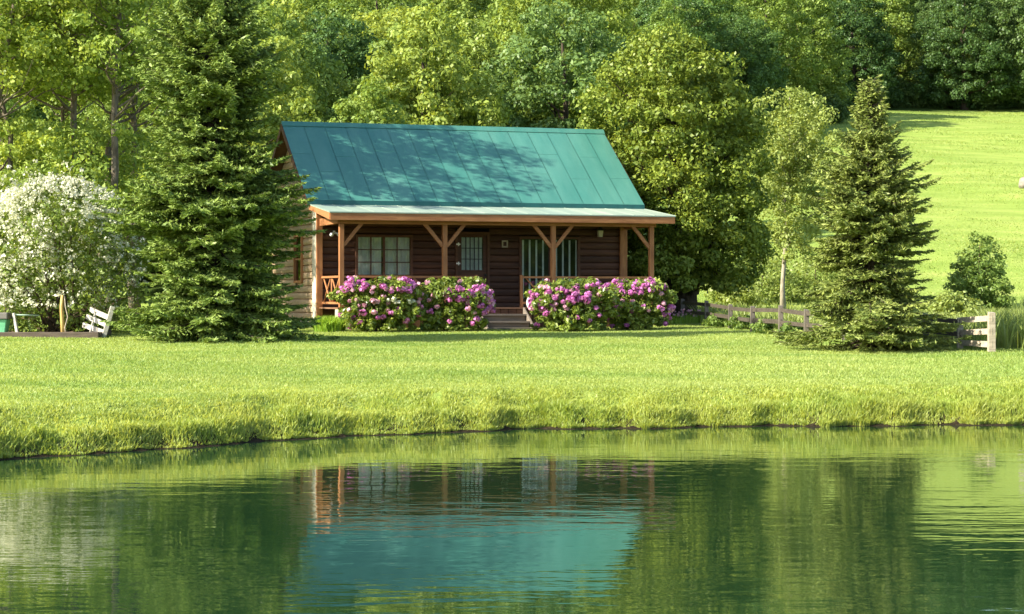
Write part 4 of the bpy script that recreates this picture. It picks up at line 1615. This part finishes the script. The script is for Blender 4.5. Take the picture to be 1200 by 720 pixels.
fence = thing('rail_fence', 'low weathered grey rail fence running from the golden tree to the pale end post', 'fence', (0, 0, 0))
fpx = [(800, 62.5, .70), (828, 59.8, .70), (856, 56.6, .66), (882, 54.0, .66), (915, 51.5, .76), (945, 49.8, .70), (990, 48.4, .7), (1040, 47.2, .7), (1085, 46.1, .7), (1125, 45.0, .66), (1162, 43.4, .83)]
PP = []
for (px, Y, h) in fpx:
    x = (px - 600) / F * Y
    PP.append((x, Y, gz(x, Y), h))
fence.location = PP[0][:3]
o0 = Vector(PP[0][:3])
for i, (x, Y, z, h) in enumerate(PP):
    q = Vector((x, Y, z)) - o0
    last = i >= len(PP) - 1
    fence_post(q, h, .12 if not last else .15).build('post', M['palewood' if last or i == 9 else 'greywood'], fence, bevel=.008)
for i in range(len(PP) - 1):
    a = Vector(PP[i][:3]) - o0
    b_ = Vector(PP[i + 1][:3]) - o0
    ha, hb_ = PP[i][3], PP[i + 1][3]
    off = Vector((0.0, -.075, 0))
    if i == len(PP) - 2:
        lv = [(.60, .70), (.36, .43), (.12, .17)]
    else:
        lv = [(ha * .86, hb_ * .86), (ha * .46, hb_ * .46)]
    for (l0, l1) in lv:
        mb = MB()
        mb.bar(a + off + Vector((.0, 0, l0 + random.uniform(-.015, .015))), b_ + off + Vector((.0, 0, l1 + random.uniform(-.015, .015))), .028, .10 if i < len(PP) - 2 else .115, jit=.12)
        mb.build('rail', M['palewood' if i == len(PP) - 2 else 'fencewood_shade'], fence)

for k, px in enumerate((842, 869, 899, 932)):
    rng = np.random.default_rng(140 + k)
    Yv = float(np.interp(px, [800, 828, 856, 882, 915, 945], [62.5, 59.8, 56.6, 54.0, 51.5, 49.8])) + .32
    mb, cr = broadleaf('vine', rng, .40, .40, .02, None, None, 26, 60, .065, .015, round_prof, .32, lump=.3, n_limb=7)
    plant('fence_plant', 'low dark leafy plant growing behind the far stretch of the rail fence', 'plant', (px - 600) / F * Yv, Yv, mb, cr, 'stem', 'meadow_bush_leaf', 'leafy plants along the rail fence', k)

# ------------------------------------------------------------------ things under the blossom shrub
# raised bed edging
Yb_ = 50.2
def at(px, Y):
    return (px - 600) / F * Y
bed = thing('garden_bed', 'low dark timber edged bed of bare soil under the white blossom shrub', 'garden bed', (at(60, Yb_), Yb_, gz(at(60, Yb_), Yb_)))
xa, xb2 = at(-20, Yb_) - at(60, Yb_), at(116, Yb_) - at(60, Yb_)
mb = MB(); mb.bar((xa, 0, .05), (xb2, 0.0, .06), .14, .17, jit=.06); mb.build('edging', M['bedwood'], bed, bevel=.015)
mb = MB(); mb.bar((xb2 - .05, .08, .05), (xb2 - .12, 1.9, .10), .12, .16); mb.build('edging', M['bedwood'], bed, bevel=.015)
vs, fs = [], []
for i in range(13):
    for j in range(7):
        vs.append((xa + (xb2 - .1 - xa) * i / 12, .07 + 1.8 * j / 6, .07 + .05 * math.sin(i * 2.1 + j) + random.uniform(0, .05)))
for i in range(12):
    for j in range(6):
        fs.append((i * 7 + j, i * 7 + 7 + j, i * 7 + 8 + j, i * 7 + j + 1))
link_mesh('soil', vs, fs, M['soil'], bed, True)
# slatted bench seen from its end, leaning
bx, by = at(126, 50.6), 50.6
bench = thing('garden_bench', 'broken white slatted bench leaning back under the blossom shrub', 'bench', (bx, by, gz(bx, by)), 0)
bench.scale = (.88, .88, .92)
mb = MB()
mb.bar((-.12, -.05, -.05), (.14, .02, .82), .10, .12, jit=.05)
mb.build('end_post', M['whitewood'], bench, bevel=.01)
mb = MB(); mb.bar((-.52, .25, .12), (-.40, .32, .62), .05, .05); mb.build('batten', M['whitewood'], bench)
for q, (z0, z1) in enumerate(((.13, .36), (.33, .58), (.52, .76))):
    mb = MB()
    mb.bar((-.06 + .06 * q, .0, z0), (-.76 + .1 * q, .45, z1 - .02), .035, .13, jit=.08)
    mb.build('slat', M['whitewood'], bench)
mb = MB(); mb.bar((-.62, -.05, .06), (-.16, -.09, .05), .22, .05); mb.build('fallen_slat', M['whitewood'], bench)
# stake with a bare vine
sx, sy = at(73, 50.45), 50.45
stake = thing('wooden_stake', 'yellowish peeled stake with a bare vine rising from the soil bed', 'stake', (sx, sy, gz(sx, sy)))
mb = MB(); mb.tube([(.02, 0, 0), (0, 0, .4), (-.02, 0, .75), (.0, .02, 1.02)], [.05, .048, .042, .035], 9); mb.build('pole', M['stake'], stake, True)
mb = MB(); mb.tube([(.10, -.02, 0), (.07, -.04, .25), (.13, .0, .5), (.08, -.03, .75), (.05, .02, 1.0)], [.018, .016, .016, .014, .01], 6); mb.build('vine', M['palewood'], stake, True)
# green bin with grey lid
bx, by = at(-2, 50.7), 50.7
bn = thing('green_bin', 'mint green tub with grey boards laid over it at the edge of the bed', 'bin', (bx, by, gz(bx, by)))
mb = MB(); mb.hexa([(-.2, -.18, 0.05), (.2, -.18, .05), (.2, .18, .05), (-.2, .18, .05), (-.25, -.22, .40), (.25, -.22, .40), (.25, .22, .40), (-.25, .22, .40)]); mb.build('tub', M['bingreen'], bn, bevel=.02)
mb = MB(); mb.box(-.32, .28, -.27, .27, .403, .56); mb.build('lid', M['lidgrey'], bn, bevel=.02)
# white leaning pole and green rail
px_, py_ = at(18, 50.5), 50.5
fr = thing('garden_barrier', 'leaning white post with a thin pale green rail beside the mint tub', 'barrier', (px_, py_, gz(px_, py_)))
mb = MB(); mb.bar((.06, 0, 0), (-.05, .03, .56), .06, .07, jit=.1); mb.build('post', M['whitewood'], fr, bevel=.008)
mb = MB(); mb.tube([(-.04, .06, .52), (.5, .3, .50)], .018, 8); mb.build('rail', M['rail_green'], fr, True)
# dark green prop behind the tub
ex, ey = at(15, 51.0), 51.0
# rock on the meadow
ry = 110.0
while to_px(0, ry, gz(at(1198, ry), ry))[1] > 222:
    ry += .5
rx = at(1201, ry)
rk = MB(); rk.ball((0, 0, .25), .4, 12, 8, .95, .12)
o = rk.build('meadow_rock', M['rock'], None, True); o.location = (rx, ry, gz(rx, ry))
tag(o, 'lone grey rock lying in the open meadow', 'rock')
# pale flowers at the foot of the golden tree
rng = np.random.default_rng(5)
for k, px in enumerate((791, 798, 808, 817)):
    Yf = 60.2 + .3 * k
    x = at(px, Yf)
    me = blades2(rng, rng.normal(0, .10, 60), rng.normal(0, .10, 60), np.zeros(60), .28 * rng.uniform(.6, 1.2, 60), .02, .6, 'wildflower')
    root = thing('wildflower', 'small pale flowering plant in the shade at the foot of the golden tree', 'flower', (x, Yf, gz(x, Yf)), 0, 'pale flowers under the golden tree')
    obj_from('leaves', me, M['clump_leaf'], root)
    B = np.stack([rng.normal(0, .10, 9), rng.normal(0, .10, 9), rng.uniform(.22, .42, 9)], 1)
    obj_from('blossoms', fast_mesh('fl', cluster_leaves(rng, B, np.full(9, .03), 8, .04, .8, aspect=.9), 4), M['palepink'], root)

# ------------------------------------------------------------------ light, sky, camera
AZ = (-0.915, -0.40)          # horizontal direction towards the sun
EL = rad(33)
ln = math.hypot(*AZ)
sd = Vector((AZ[0] / ln * math.cos(EL), AZ[1] / ln * math.cos(EL), math.sin(EL)))
sun = bpy.data.lights.new('sun', 'SUN')
sun.energy = 5.0
sun.angle = rad(0.5)
sun.color = (1.0, 0.93, 0.78)
so = bpy.data.objects.new('sun', sun)
COL.objects.link(so)
so.rotation_euler = (-sd).to_track_quat('-Z', 'Y').to_euler()
so.location = (-30, -20, 40)

wld = bpy.data.worlds.new('World')
scene.world = wld
wld.use_nodes = True
nt = wld.node_tree
bgn = nt.nodes['Background']
sky = nt.nodes.new('ShaderNodeTexSky')
sky.sky_type = 'NISHITA'
sky.sun_disc = False
sky.sun_elevation = EL
sky.sun_rotation = math.atan2(sd.x, sd.y)
sky.air_density = 1.0
sky.dust_density = 1.0
sky.ozone_density = 1.0
nt.links.new(sky.outputs[0], bgn.inputs['Color'])
bgn.inputs['Strength'].default_value = 0.12

cam = bpy.data.cameras.new('camera')
cam.sensor_fit = 'HORIZONTAL'
cam.sensor_width = 36
cam.lens = 36 * F / 1200
cam.clip_start = 0.1
cam.clip_end = 3000
co = bpy.data.objects.new('camera', cam)
COL.objects.link(co)
co.location = (0, 0, CAMZ)
co.rotation_euler = (math.pi / 2 - math.atan2(360 - HOR, F), 0, 0)
scene.camera = co

scene.view_settings.view_transform = 'Standard'
scene.view_settings.look = 'None'
scene.view_settings.gamma = 1.0
scene.view_settings.exposure = 1.42
scene.view_settings.use_curve_mapping = False
scene.render.engine = 'CYCLES'
cy = scene.cycles
cy.max_bounces = 6
cy.diffuse_bounces = 3
cy.glossy_bounces = 3
cy.transmission_bounces = 4
cy.transparent_max_bounces = 6
cy.caustics_reflective = False
cy.caustics_refractive = False
cy.use_denoising = True
